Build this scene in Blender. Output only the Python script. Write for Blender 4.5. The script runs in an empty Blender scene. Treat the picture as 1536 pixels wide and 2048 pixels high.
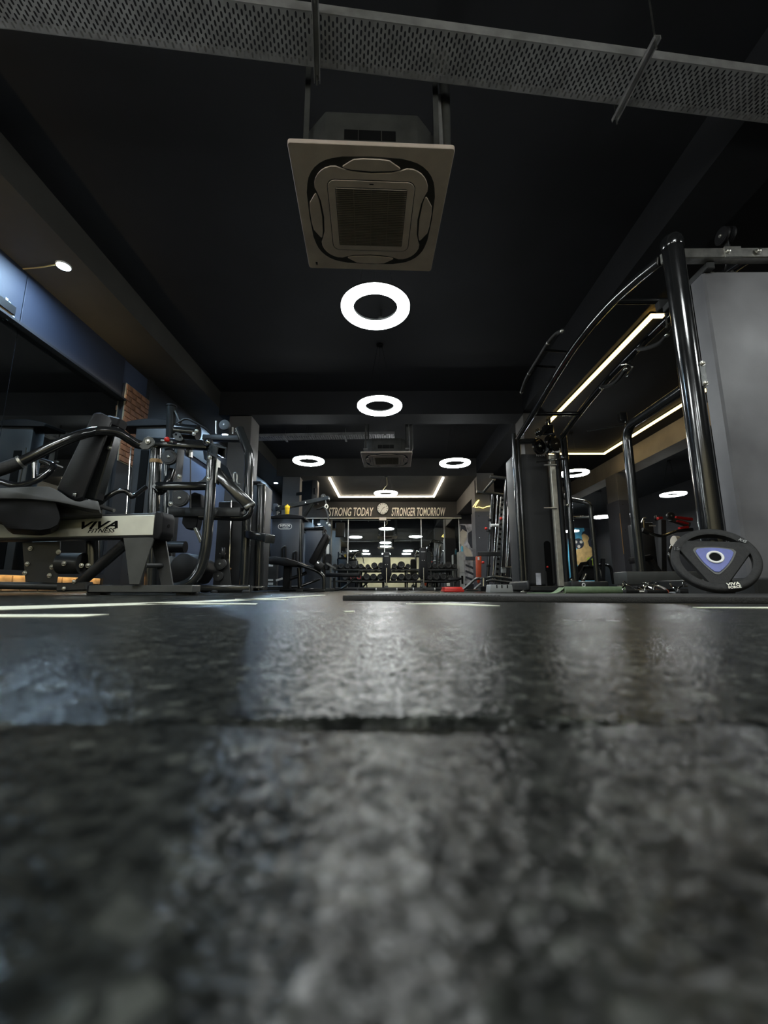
import bpy, bmesh, math, random
from math import sin, cos, pi, atan, radians, sqrt
from mathutils import Vector, Matrix, Quaternion
random.seed(7)
SC = bpy.context.scene
COL = SC.collection

# ------------------------------------------------------------------ camera
FPX, CH = 850.0, 0.04                     # focal length in pixels of the 1536x2048 frame, lens height
PITCH, YAW = atan(154 / FPX), atan(7 / FPX)
cam_d = bpy.data.cameras.new('camera')
cam_d.sensor_fit = 'VERTICAL'
cam_d.sensor_height = 36.0
cam_d.lens = FPX / 2048 * 36.0
cam_d.clip_start = 0.005
cam_d.clip_end = 200
cam_d.dof.use_dof = True
cam_d.dof.focus_distance = 3.2
cam_d.dof.aperture_fstop = 6.5           # under two millimetres of real aperture, as in a phone
cam = bpy.data.objects.new('camera', cam_d)
COL.objects.link(cam)
cam.location = (0, 0, CH)
cam.rotation_euler = (pi / 2 + PITCH, 0, YAW)
SC.camera = cam

# ------------------------------------------------------------------ world, exposure
world = bpy.data.worlds.new('world')
SC.world = world
world.use_nodes = True
world.node_tree.nodes['Background'].inputs[0].default_value = (0.5, 0.6, 0.8, 1)
world.node_tree.nodes['Background'].inputs[1].default_value = 0.02
SC.view_settings.view_transform = 'Standard'
SC.view_settings.look = 'None'
SC.view_settings.gamma = 1.0
SC.view_settings.use_curve_mapping = False
SC.view_settings.exposure = 0.35
try:
    SC.cycles.max_bounces = 10
    SC.cycles.glossy_bounces = 6
    SC.cycles.diffuse_bounces = 5
    SC.cycles.sample_clamp_indirect = 4.0
    SC.cycles.caustics_reflective = False
    SC.cycles.use_denoising = True
except Exception:
    pass
RING_W, WARM_W, COVE_W, SPOT_W = 44.0, 20.0, 8.0, 1300.0

# ------------------------------------------------------------------ view geometry: the lens seen from the floor
_F = Vector((-sin(YAW) * cos(PITCH), cos(YAW) * cos(PITCH), sin(PITCH)))
_U = Vector((sin(YAW) * sin(PITCH), -cos(YAW) * sin(PITCH), cos(PITCH)))
_R = Vector((cos(YAW), sin(YAW), 0))
def _ray(u, v): return _F + _R * ((u - 768) / FPX) + _U * ((1024 - v) / FPX)
def A(u, v, Y):
    """the point at distance Y down the room that the photograph shows at (u, v)"""
    d = _ray(u, v); t = Y / d.y
    return Vector((d.x * t, Y, CH + d.z * t))
def AX(u, v, X):
    d = _ray(u, v); t = X / d.x
    return Vector((X, d.y * t, CH + d.z * t))
def AZ(u, v, Z):
    d = _ray(u, v); t = (Z - CH) / d.z
    return Vector((d.x * t, d.y * t, Z))
def px(n, Y): return n * Y / FPX          # a size in pixels at distance Y, in metres

# ------------------------------------------------------------------ mesh helpers
V = Vector
X_, Y_, Z_ = V((1, 0, 0)), V((0, 1, 0)), V((0, 0, 1))
class G:
    """collects shapes in world coordinates; becomes ONE mesh object"""
    def __init__(s): s.v = []; s.f = []
    def add(s, vs, fs):
        n = len(s.v); s.v += [V(q) for q in vs]; s.f += [[i + n for i in f] for f in fs]; return s
    def addbm(s, bm, M=None):
        bm.verts.index_update()
        s.add([(M @ q.co) if M else q.co.copy() for q in bm.verts], [[q.index for q in f.verts] for f in bm.faces]); bm.free(); return s
    def box(s, lo, hi, bev=0.0, M=None, seg=1):
        bm = bmesh.new()
        lo, hi = V(lo), V(hi)
        bmesh.ops.create_cube(bm, size=1)
        for q in bm.verts:
            q.co = V((lo.x if q.co.x < 0 else hi.x, lo.y if q.co.y < 0 else hi.y, lo.z if q.co.z < 0 else hi.z))
        if bev: bmesh.ops.bevel(bm, geom=bm.edges[:], offset=bev, segments=seg, affect='EDGES', profile=0.5)
        return s.addbm(bm, M)
    def beam(s, a, b, w, h, up=Z_, bev=0.004, seg=1, ext=0.0):
        """a bar from a to b; w across, h along 'up'"""
        a, b = V(a), V(b); d = b - a; L = d.length; d.normalize()
        r = d.cross(V(up))
        if r.length < 1e-5: r = d.cross(Y_)
        r.normalize(); u = r.cross(d)
        M = Matrix((r, d, u)).transposed().to_4x4(); M.translation = a
        return s.box((-w / 2, -ext, -h / 2), (w / 2, L + ext, h / 2), min(bev, w / 2.2, h / 2.2), M, seg)
    def tube(s, pts, r, seg=12, smooth=0, closed=False, cap=True, bend=None):
        pts = [V(q) for q in pts]
        if bend and not closed: pts = fillet(pts, bend)
        if smooth: pts = spline(pts, smooth, closed)
        n = len(pts); rad = r if isinstance(r, (list, tuple)) else [r] * n
        if len(rad) != n: rad = [rad[0] + (rad[-1] - rad[0]) * i / (n - 1) for i in range(n)]
        T = []
        for i in range(n):
            a = pts[(i - 1) % n] if (closed or i) else pts[i]; b = pts[(i + 1) % n] if (closed or i < n - 1) else pts[i]
            T.append((b - a).normalized())
        up = Z_ if abs(T[0].z) < .9 else X_
        N = (up - T[0] * up.dot(T[0])).normalized()
        base = len(s.v)
        for i in range(n):
            if i: N = (N - T[i] * N.dot(T[i])).normalized()
            B = T[i].cross(N)
            k = 1.0
            if 0 < i < n - 1 or closed:
                d1 = (pts[i] - pts[i - 1]).normalized(); d2 = (pts[(i + 1) % n] - pts[i]).normalized()
                k = 1 / max(.5, sqrt(max(0, (1 + d1.dot(d2)) / 2)))
            for j in range(seg):
                t = 2 * pi * j / seg
                s.v.append(pts[i] + (N * cos(t) + B * sin(t)) * rad[i] * (k if k < 1.3 else 1.3))
        for i in range(n if closed else n - 1):
            for j in range(seg):
                i2 = (i + 1) % n
                s.f.append([base + i * seg + j, base + i * seg + (j + 1) % seg, base + i2 * seg + (j + 1) % seg, base + i2 * seg + j][::-1])
        if cap and not closed:
            s.f.append([base + j for j in range(seg)])
            s.f.append([base + (n - 1) * seg + j for j in range(seg)][::-1])
        return s
    def lathe(s, o, axis, prof, seg=24, cap=True):
        """prof: list of (radius, height along axis)"""
        o = V(o); ax = V(axis).normalized(); e = ax.orthogonal().normalized(); g = ax.cross(e)
        base = len(s.v); n = len(prof)
        for r, h in prof:
            for j in range(seg):
                t = 2 * pi * j / seg
                s.v.append(o + ax * h + (e * cos(t) + g * sin(t)) * max(r, 1e-5))
        for i in range(n - 1):
            for j in range(seg):
                s.f.append([base + i * seg + j, base + i * seg + (j + 1) % seg, base + (i + 1) * seg + (j + 1) % seg, base + (i + 1) * seg + j])
        if cap and prof[0][0] > 1e-4: s.f.append([base + j for j in range(seg)][::-1])
        if cap and prof[-1][0] > 1e-4: s.f.append([base + (n - 1) * seg + j for j in range(seg)])
        return s
    def disc(s, o, axis, r, t, bev=0.0, seg=24):
        b = min(bev, t / 2.1, r / 2.1)
        if b: return s.lathe(o, axis, [(r - b, -t / 2), (r, -t / 2 + b), (r, t / 2 - b), (r - b, t / 2)], seg)
        return s.lathe(o, axis, [(r, -t / 2), (r, t / 2)], seg)
    def ball(s, o, r, seg=12, sc=(1, 1, 1)):
        bm = bmesh.new(); bmesh.ops.create_uvsphere(bm, u_segments=seg, v_segments=max(6, seg // 2), radius=r)
        return s.addbm(bm, Matrix.Translation(V(o)) @ Matrix.Diagonal((*sc, 1)))
    def prism(s, pts, ext, bev=0.0, seg=1):
        """polygon extruded along the vector ext"""
        pts = [V(q) for q in pts]; ext = V(ext); n = len(pts)
        bm = bmesh.new()
        a = [bm.verts.new(q) for q in pts]; b = [bm.verts.new(q + ext) for q in pts]
        bm.faces.new(a[::-1]); bm.faces.new(b)
        for i in range(n): bm.faces.new([a[i], a[(i + 1) % n], b[(i + 1) % n], b[i]])
        bmesh.ops.recalc_face_normals(bm, faces=bm.faces[:])
        if bev: bmesh.ops.bevel(bm, geom=bm.edges[:], offset=bev, segments=seg, affect='EDGES', profile=0.5, clamp_overlap=True)
        return s.addbm(bm)
    def quad(s, a, b, c, d): return s.add([a, b, c, d], [[0, 1, 2, 3]])
    def sheet(s, pts): return s.add(pts, [list(range(len(pts)))])

def spline(p, k, closed=False):
    out = []; n = len(p)
    for i in range(n if closed else n - 1):
        p0 = p[(i - 1) % n] if (closed or i) else p[0] * 2 - p[1]
        p1, p2 = p[i], p[(i + 1) % n]
        p3 = p[(i + 2) % n] if (closed or i < n - 2) else p[-1] * 2 - p[-2]
        for q in range(k):
            t = q / k
            out.append(.5 * ((2 * p1) + (p2 - p0) * t + (2 * p0 - 5 * p1 + 4 * p2 - p3) * t * t + (3 * p1 - p0 - 3 * p2 + p3) * t ** 3))
    if not closed: out.append(p[-1])
    return out
def fillet(p, r, k=6):
    out = [p[0]]
    for i in range(1, len(p) - 1):
        a, b, c = p[i - 1], p[i], p[i + 1]
        d1, d2 = (a - b), (c - b); t = min(r, d1.length * .45, d2.length * .45)
        s0, s1 = b + d1.normalized() * t, b + d2.normalized() * t
        for j in range(k + 1):
            q = j / k; out.append(s0 * (1 - q) ** 2 + b * 2 * q * (1 - q) + s1 * q * q)
    out.append(p[-1]); return out
def rrect(w, h, r, k=5):
    """outline of a rounded rectangle about the origin"""
    o = []
    for cx, cy, a0 in ((w / 2 - r, h / 2 - r, 0), (-w / 2 + r, h / 2 - r, pi / 2), (-w / 2 + r, -h / 2 + r, pi), (w / 2 - r, -h / 2 + r, 1.5 * pi)):
        for i in range(k + 1): o.append((cx + r * cos(a0 + i * pi / 2 / k), cy + r * sin(a0 + i * pi / 2 / k)))
    return o
def plane3(o, ex, ey, pts):
    o, ex, ey = V(o), V(ex), V(ey); return [o + ex * a + ey * b for a, b in pts]

def mesh_obj(name, g, mat, origin=None, parent=None, smooth=35):
    o = V(origin) if origin is not None else V((0, 0, 0))
    me = bpy.data.meshes.new(name)
    me.from_pydata([tuple(q - o) for q in g.v], [], g.f)
    me.validate(); me.update()
    me.materials.append(MT[mat] if isinstance(mat, str) else mat)
    if smooth:
        for q in me.polygons: q.use_smooth = True
        me.set_sharp_from_angle(angle=radians(smooth))
    ob = bpy.data.objects.new(name, me); COL.objects.link(ob)
    if parent is not None: ob.parent = parent
    else: ob.location = o
    return ob
def tag(o, label=None, cat=None, group=None, kind=None):
    if label: o['label'] = label
    if cat: o['category'] = cat
    if group: o['group'] = group
    if kind: o['kind'] = kind
    return o
class Thing:
    """an Empty at the thing's base; .part() adds a mesh built in world coordinates"""
    def __init__(s, name, label, cat, base, group=None):
        s.base = V(base); s.o = bpy.data.objects.new(name, None); COL.objects.link(s.o)
        s.o.location = s.base; s.o.empty_display_size = .1
        tag(s.o, label, cat, group)
    def part(s, name, g, mat, parent=None, label=None, smooth=35, kind=None):
        ob = mesh_obj(name, g, mat, s.base, parent or s.o, smooth)
        if label: ob['label'] = label
        if kind: ob['kind'] = kind
        return ob
def solo(name, g, mat, label, cat, group=None, smooth=35, kind=None):
    lo = V([min(q[i] for q in g.v) for i in range(3)]); hi = V([max(q[i] for q in g.v) for i in range(3)])
    return tag(mesh_obj(name, g, mat, ((lo.x + hi.x) / 2, (lo.y + hi.y) / 2, lo.z), None, smooth), label, cat, group, kind)
def struct(name, g, mat, parent=None, label=None, smooth=0):
    o = mesh_obj(name, g, mat, None, parent, smooth)
    if parent is None: o['kind'] = 'structure'
    if label: o['label'] = label
    return o
def copy_tree(o, parent=None):
    c = o.copy(); COL.objects.link(c); c.parent = parent
    for ch in list(o.children): copy_tree(ch, c)
    return c
def text_shape(s, size=1.0, shear=0.0, offset=0.0, ext=0.01, space=1.0, xs=1.0):
    """lettering as a mesh lying in x/y, centred; returns verts, faces"""
    cu = bpy.data.curves.new('lettering', 'FONT'); cu.body = s; cu.size = size; cu.shear = shear; cu.offset = offset
    cu.extrude = ext; cu.space_character = space; cu.align_x = 'CENTER'; cu.align_y = 'CENTER'; cu.resolution_u = 3
    ob = bpy.data.objects.new('lettering', cu); COL.objects.link(ob)
    dg = bpy.context.evaluated_depsgraph_get()
    me = bpy.data.meshes.new_from_object(ob.evaluated_get(dg))
    vs = [V((q.co.x * xs, q.co.y, q.co.z)) for q in me.vertices]; fs = [list(q.vertices) for q in me.polygons]
    bpy.data.objects.remove(ob); bpy.data.curves.remove(cu); bpy.data.meshes.remove(me)
    x0, x1 = min(q.x for q in vs), max(q.x for q in vs); y0, y1 = min(q.y for q in vs), max(q.y for q in vs)
    return [q - V(((x0 + x1) / 2, (y0 + y1) / 2, 0)) for q in vs], fs, x1 - x0, y1 - y0
def lettering(s, o, ex, ey, width, height, shear=0.0, offset=0.0, ext=0.003, space=1.0):
    """text fitted to width x height on the plane (ex, ey) about o"""
    vs, fs, w, h = text_shape(s, 1.0, shear, offset, 0.01, space)
    ex, ey = V(ex).normalized(), V(ey).normalized(); n = ex.cross(ey)
    g = G(); g.add([V(o) + ex * (q.x * width / w) + ey * (q.y * height / h) + n * (q.z / .01 * ext) for q in vs], fs); return g

# ------------------------------------------------------------------ materials (all procedural)
MT = {}
def mat(name, col, rough=.5, metal=0.0, var=0.0, vscale=8.0, bump=0.0, bscale=60.0, coat=0.0, emit=None, spec=None, rvar=0.0, sheen=0.0, col2=None, detail=4.0):
    m = bpy.data.materials.new(name); m.use_nodes = True; MT[name] = m
    nt = m.node_tree; b = nt.nodes['Principled BSDF']
    c = (*col, 1)
    b.inputs['Base Color'].default_value = c
    b.inputs['Roughness'].default_value = rough
    b.inputs['Metallic'].default_value = metal
    if coat: b.inputs['Coat Weight'].default_value = coat; b.inputs['Coat Roughness'].default_value = .12
    if spec is not None: b.inputs['Specular IOR Level'].default_value = spec
    if sheen: b.inputs['Sheen Weight'].default_value = sheen
    if emit:
        b.inputs['Emission Color'].default_value = (*emit[0], 1); b.inputs['Emission Strength'].default_value = emit[1]
    if var or bump or rvar:
        tc = nt.nodes.new('ShaderNodeTexCoord')
        nz = nt.nodes.new('ShaderNodeTexNoise'); nz.inputs['Scale'].default_value = vscale; nz.inputs['Detail'].default_value = detail
        nt.links.new(tc.outputs['Object'], nz.inputs['Vector'])
        if var:
            rp = nt.nodes.new('ShaderNodeValToRGB')
            d = col2 or tuple(q * (1 - var) for q in col); e = tuple(min(1, q * (1 + var)) for q in col) if not col2 else col
            rp.color_ramp.elements[0].position = .32; rp.color_ramp.elements[1].position = .68
            rp.color_ramp.elements[0].color = (*d, 1); rp.color_ramp.elements[1].color = (*e, 1)
            nt.links.new(nz.outputs['Fac'], rp.inputs['Fac']); nt.links.new(rp.outputs['Color'], b.inputs['Base Color'])
        if rvar:
            mr = nt.nodes.new('ShaderNodeMapRange'); mr.inputs['From Min'].default_value = .3; mr.inputs['From Max'].default_value = .7
            mr.inputs['To Min'].default_value = max(.02, rough - rvar); mr.inputs['To Max'].default_value = min(1, rough + rvar)
            nt.links.new(nz.outputs['Fac'], mr.inputs['Value']); nt.links.new(mr.outputs['Result'], b.inputs['Roughness'])
        if bump:
            n2 = nt.nodes.new('ShaderNodeTexNoise'); n2.inputs['Scale'].default_value = bscale; n2.inputs['Detail'].default_value = 3
            nt.links.new(tc.outputs['Object'], n2.inputs['Vector'])
            bp = nt.nodes.new('ShaderNodeBump'); bp.inputs['Strength'].default_value = bump; bp.inputs['Distance'].default_value = .004
            nt.links.new(n2.outputs['Fac'], bp.inputs['Height']); nt.links.new(bp.outputs['Normal'], b.inputs['Normal'])
    return m
mat('ceiling_black', (.0055, .0062, .0090), .8, var=.25, vscale=2, bump=.2, bscale=30)
mat('beam_grey', (.045, .044, .042), .75, var=.2, vscale=1.5, bump=.15, bscale=30)
mat('soffit_grey', (.05, .048, .042), .7, var=.2, vscale=1.2, bump=.15, bscale=30)
mat('wall_grey', (.10, .105, .12), .7, var=.15, vscale=1.5, bump=.15, bscale=40)
mat('panel_blue', (.017, .023, .042), .6, var=.12, vscale=1.2, bump=.1, bscale=40)
mat('wall_blue', (.055, .075, .13), .6, var=.12, vscale=1.2, bump=.1, bscale=40)
mat('wall_black', (.016, .016, .019), .7, var=.2, vscale=2)
mat('wall_cream', (.72, .62, .38), .7, var=.12, vscale=1.4)
mat('column_grey', (.13, .125, .12), .7, var=.1, vscale=2, bump=.1, bscale=40)
mat('column_dark', (.055, .056, .066), .55, var=.15, vscale=2)
mat('mirror_glass', (.62, .66, .66), .015, 1.0)
mat('alu_trim', (.6, .6, .58), .3, 1.0)
mat('powder_black', (.026, .027, .027), .42, var=.25, vscale=5, rvar=.08, bump=.06, bscale=400)
mat('gloss_black', (.009, .0095, .010), .15, coat=.6, rvar=.06, vscale=6)
mat('gloss_grey', (.026, .028, .028), .17, .2, coat=.8, rvar=.05, vscale=6)
mat('steel_dark', (.16, .165, .16), .3, .8, rvar=.1, vscale=9)
mat('plastic_black', (.006, .006, .007), .55, spec=.22, var=.3, vscale=8)
mat('vinyl_black', (.006, .006, .007), .45, spec=.3, var=.2, vscale=10, bump=.12, bscale=220)
mat('vinyl_grey', (.07, .072, .074), .45, var=.12, vscale=8, bump=.12, bscale=260)
mat('rubber_black', (.012, .012, .0115), .7, var=.35, vscale=60, bump=.4, bscale=260)
mat('shroud_mid', (.045, .046, .047), .6, spec=.3, var=.12, vscale=3, rvar=.08)
mat('shroud_grey', (.135, .135, .142), .45, var=.24, vscale=3.2, rvar=.1, detail=8)
mat('shroud_dark', (.03, .031, .033), .5, var=.2, vscale=3, rvar=.08)
mat('shroud_blue', (.04, .046, .058), .4, var=.15, vscale=3)
mat('silver_panel', (.78, .77, .64), .5, .15, var=.14, vscale=4, bump=.05, bscale=300)
mat('bracket_grey', (.075, .077, .072), .5, .3, var=.18, vscale=6)
mat('chrome', (.75, .75, .72), .12, 1.0, rvar=.05, vscale=12)
mat('zinc', (.55, .54, .50), .34, 1.0, var=.2, vscale=20)
mat('galvanised', (.30, .30, .30), .5, .25, var=.25, vscale=9, detail=6)
mat('cable_black', (.01, .01, .01), .4)
mat('ac_slat', (.30, .26, .22), .6)
mat('neon_yellow', (.9, .8, .3), .4, emit=((1.0, .75, .2), 3.0))
mat('ac_white', (.92, .77, .69), .5, var=.12, vscale=5, bump=.03, bscale=300)
mat('ac_dark', (.035, .033, .03), .7)
mat('ac_body', (.06, .062, .06), .6, var=.3, vscale=7)
mat('white_plastic', (.75, .75, .72), .4)
mat('white_print', (.85, .85, .82), .5)
mat('black_print', (.003, .003, .003), .7, spec=.1)
mat('sign_cream', (.97, .93, .78), .4)
mat('red_plastic', (.62, .03, .02), .35)
mat('red_frame', (.45, .02, .02), .3, coat=.4)
mat('orange_red', (.50, .07, .02), .5, var=.15, vscale=12)
mat('yellow_plastic', (.85, .52, .02), .35)
mat('yellow_cable', (.55, .42, .18), .6)
mat('yellow_tape', (.62, .50, .05), .5)
mat('cyan_tape', (.45, .62, .72), .55, var=.12, vscale=30)
mat('orange_tape', (.35, .20, .08), .6, var=.2, vscale=40)
mat('tan_cord', (.55, .46, .25), .8)
mat('green_foam', (.20, .28, .16), .75, var=.15, vscale=20, bump=.15, bscale=300)
mat('grey_plastic', (.33, .34, .33), .5, var=.08, vscale=12)
mat('plate_blue', (.05, .075, .33), .4, var=.12, vscale=60)
mat('line_paint', (.62, .63, .50), .6, var=.22, vscale=14, bump=.1, bscale=200)
mat('brick_clay', (.30, .13, .06), .8, var=.35, vscale=7, bump=.6, bscale=70, detail=6)
mat('brick_tan', (.46, .31, .17), .8, var=.35, vscale=7, bump=.6, bscale=70, detail=6)
mat('mortar', (.42, .36, .26), .9, var=.15, vscale=20, bump=.4, bscale=120)
mat('ring_light', (.9, .9, .9), .4, emit=((.95, 1.0, 1.0), RING_W))
mat('warm_led', (.9, .8, .6), .4, emit=((1.0, .86, .66), WARM_W))
mat('yellow_led', (.9, .8, .5), .4, emit=((1.0, .72, .27), 4.0))
mat('beam_tan_lit', (.26, .22, .17), .75, var=.2, vscale=1.5, bump=.15, bscale=30)  # warm LED light on the beam is put into its base colour
mat('guide_beige', (.58, .55, .46), .36, .45, var=.15, vscale=14)
mat('cove_led', (.9, .8, .6), .4, emit=((1.0, .72, .36), COVE_W))
mat('spot_light_near', (.9, .9, .9), .4, emit=((.55, .78, 1.0), SPOT_W * 1.0))
mat('spot_light', (.9, .9, .9), .4, emit=((.50, .74, 1.0), SPOT_W))
mat('mural_cyan', (.10, .42, .62), .6, var=.2, vscale=3)
mat('mural_skin', (.62, .42, .17), .6, var=.2, vscale=6)
mat('mural_lime', (.42, .60, .05), .6)
mat('mural_pale', (.62, .58, .50), .6, var=.15, vscale=5)
mat('mural_dark', (.03, .035, .05), .6, var=.3, vscale=8)
mat('mural_stripe', (.45, .46, .50), .6, var=.6, vscale=6)
mat('clock_face', (.8, .82, .8), .4)

# ================================================================== ROOM
def floor_material():
    m = bpy.data.materials.new('rubber_floor'); m.use_nodes = True; MT['rubber_floor'] = m
    nt = m.node_tree; b = nt.nodes['Principled BSDF']; N = nt.nodes.new; L = nt.links.new
    tc = N('ShaderNodeTexCoord')
    nz = N('ShaderNodeTexNoise'); nz.inputs['Scale'].default_value = 190; nz.inputs['Detail'].default_value = 3
    fine = N('ShaderNodeTexVoronoi'); fine.inputs['Scale'].default_value = 420
    big = N('ShaderNodeTexNoise'); big.inputs['Scale'].default_value = 5.5; big.inputs['Detail'].default_value = 6
    mid = N('ShaderNodeTexNoise'); mid.inputs['Scale'].default_value = 55; mid.inputs['Detail'].default_value = 3
    for q in (nz, fine, big, mid): L(tc.outputs['Object'], q.inputs['Vector'])
    ad = N('ShaderNodeMath'); ad.operation = 'MULTIPLY_ADD'; ad.inputs[1].default_value = .55
    L(mid.outputs['Fac'], ad.inputs[0]); L(nz.outputs['Fac'], ad.inputs[2])      # crumb rubber: clumps of granules
    rp = N('ShaderNodeValToRGB'); e = rp.color_ramp.elements
    e[0].position, e[0].color = .62, (.0045, .005, .0046, 1)
    e[1].position, e[1].color = .97, (.018, .0195, .017, 1)
    L(ad.outputs[0], rp.inputs['Fac'])
    gr = N('ShaderNodeTexVoronoi'); gr.inputs['Scale'].default_value = 240; L(tc.outputs['Object'], gr.inputs['Vector'])
    sc = N('ShaderNodeSeparateColor'); L(gr.outputs['Color'], sc.inputs['Color'])
    gm = N('ShaderNodeMapRange'); gm.inputs['From Min'].default_value = .72; gm.inputs['From Max'].default_value = .98      # pale crumbs
    L(sc.outputs['Red'], gm.inputs['Value'])
    mg = N('ShaderNodeMath'); mg.operation = 'MULTIPLY'; L(gm.outputs['Result'], mg.inputs[0])
    md = N('ShaderNodeMapRange'); md.inputs['From Min'].default_value = .45; md.inputs['From Max'].default_value = .62; L(mid.outputs['Fac'], md.inputs['Value'])
    L(md.outputs['Result'], mg.inputs[1])
    mx = N('ShaderNodeMix'); mx.data_type = 'RGBA'; L(mg.outputs[0], mx.inputs['Factor'])
    L(rp.outputs['Color'], mx.inputs['A']); mx.inputs['B'].default_value = (.060, .064, .056, 1)
    L(mx.outputs['Result'], b.inputs['Base Color'])
    sp = N('ShaderNodeMapRange'); sp.inputs['From Min'].default_value = .64; sp.inputs['From Max'].default_value = .92
    sp.inputs['To Min'].default_value = .02; sp.inputs['To Max'].default_value = .16
    L(ad.outputs[0], sp.inputs['Value']); L(sp.outputs['Result'], b.inputs['Specular IOR Level'])
    mr = N('ShaderNodeMapRange'); mr.inputs['From Min'].default_value = .3; mr.inputs['From Max'].default_value = .7
    mr.inputs['To Min'].default_value = .19; mr.inputs['To Max'].default_value = .28
    L(big.outputs['Fac'], mr.inputs['Value']); L(mr.outputs['Result'], b.inputs['Roughness'])
    hs = N('ShaderNodeMath'); hs.operation = 'MULTIPLY_ADD'; hs.inputs[1].default_value = .9
    L(fine.outputs['Distance'], hs.inputs[0])
    h2 = N('ShaderNodeMath'); h2.operation = 'MULTIPLY'; h2.inputs[1].default_value = .35; L(nz.outputs['Fac'], h2.inputs[0]); L(h2.outputs[0], hs.inputs[2])
    bp = N('ShaderNodeBump'); bp.inputs['Strength'].default_value = .6; bp.inputs['Distance'].default_value = .0006
    L(hs.outputs[0], bp.inputs['Height']); L(bp.outputs['Normal'], b.inputs['Normal'])
    return m
floor_material()
XL, XR, YB, YF, YF2, ZC = -3.6, 9.6, -3.2, 14.3, 19.5, 3.45

# floor: a dark slab with two rubber sheets laid on it, a worn open seam between them
fl = struct('floor', G().box((XL - .1, YB, -.10), (XR + .1, YF2 + .1, -.012)), 'wall_black')
def sheet(name, y_edge, y_far, side, seedn):
    rnd = random.Random(seedn); g = G(); xs = [XL, -1.5]
    x = -.6
    while x < .6: xs.append(x); x += .004
    xs += [1.5, XR]; n = len(xs); w = 0; prof = []
    for q in xs:
        w = .86 * w + rnd.uniform(-.0005, .0005)
        op = .0001 + .0068 * math.exp(-((q - .012) / .045) ** 2) + .0022 * math.exp(-((q + .16) / .05) ** 2) + .002 * math.exp(-((q - .24) / .04) ** 2)
        e = .1355 + .003 * sin(q * 7 + 1) + side * op * .5 + w * .8 + (rnd.random() < .12 and abs(q) < .12) * rnd.uniform(0, .003) * side
        m_ = min(1, max(0, (op - .0004) / .003))
        prof.append([(q, y_far, 0), (q, e + side * .006 * m_ + side * .0003, 0), (q, e + side * .0022 * m_ + side * .0002, -.0008 * m_ - .00002), (q, e + side * .0004, -.0032), (q, e, -.0119)])
    k = len(prof[0])
    for r in prof: g.v += [V(p) for p in r]
    for i in range(n - 1):
        for j in range(k - 1):
            f = [i * k + j, i * k + j + 1, (i + 1) * k + j + 1, (i + 1) * k + j]
            g.f.append(f if side < 0 else f[::-1])
    o = struct(name, g, 'rubber_floor', fl, smooth=60); return o
sheet('rubber_sheet', .1385, YF2, 1, 3)
sheet('rubber_sheet', .1325, YB, -1, 11)

# ceiling and its beams
struct('ceiling', G().box((XL - .1, YB, ZC), (XR + .1, YF2 + .1, ZC + .1)), 'ceiling_black')
struct('trim_1', G().box((XL, YB, 3.14), (-2.93, YF, ZC)), 'soffit_grey', label='soffit along the left wall')
struct('trim_2', G().box((2.35, YB, 3.06), (2.85, YF, ZC)), 'ceiling_black', label='ceiling beam')
struct('trim_3', G().box((5.95, YB, 3.0), (6.4, YF2, ZC)), 'beam_tan_lit', label='ceiling beam')
struct('trim_4', G().box((-2.93, 6.95, 3.02), (2.35, 7.4, ZC)), 'ceiling_black', label='cross beam')
struct('trim_5', G().box((-2.93, 10.85, 2.97), (2.35, YF, ZC)), 'beam_grey', label='dropped ceiling')
struct('trim_6', G().box((2.35, 10.9, 2.52), (2.8, YF, 3.06)), 'column_grey', label='low beam beside the sign')

# left wall: painted panel above a mirror, blue wall beyond
wl = struct('wall_left', G().box((XL - .1, YB, 0), (XL, YF, ZC)), 'wall_blue')
seam = [5.33, 3.72, 2.4, 1.1, -.2, -1.5, -3.2]
for a, b in zip(seam[1:], seam[:-1]):                       # wall panels above the mirror with open joints
    struct('wall_panel', G().box((XL, a + .004, 2.60), (XL + .018, b - .004, 3.14), .002), 'panel_blue', wl)
for a, b in zip(seam[1:], seam[:-1]):
    struct('mirror_panel', G().box((XL, a + .002, .215), (XL + .012, b - .002, 2.53), .001), 'mirror_glass', wl)
struct('cove_ledge', G().box((XL, YB, 2.53), (XL + .09, 5.33, 2.555)), 'wall_black', wl)
struct('led_strip', G().box((XL + .03, YB, 2.556), (XL + .05, 5.31, 2.566)), 'cove_led', wl)
struct('plinth_ledge', G().box((XL, YB, .19), (XL + .09, 5.33, .215)), 'wall_black', wl)
struct('plinth_lip', G().box((XL + .078, YB, .168), (XL + .09, 5.33, .19)), 'wall_black', wl)
struct('led_strip', G().box((XL + .055, YB, .178), (XL + .072, 5.31, .189)), 'cove_led', wl)
bk = struct('mortar_bed', G().box((XL, -1.0, 0), (XL + .012, 5.33, .19)), 'mortar', wl)
gb = G().box((-.013, -.1, -.034), (.013, .1, .034), .004)
bme = {}
def brick(parent, x, y, z, sx=1, sy=1, sz=1, mt='brick_clay'):
    if mt not in bme:
        o = mesh_obj('brick', gb, mt, None, parent, 40); bme[mt] = o
    else:
        o = bme[mt].copy(); COL.objects.link(o); o.parent = parent
    o.location = (x, y, z); o.scale = (sx, sy, sz)
for r in range(2):
    y = 2.6 + (r % 2) * .105
    while y < 5.3:
        brick(wl, XL + .014 + random.uniform(-.002, .003), min(y, 5.23), .055 + r * .077, 1, random.uniform(.96, 1.0), 1, 'brick_tan'); y += .21
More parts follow.
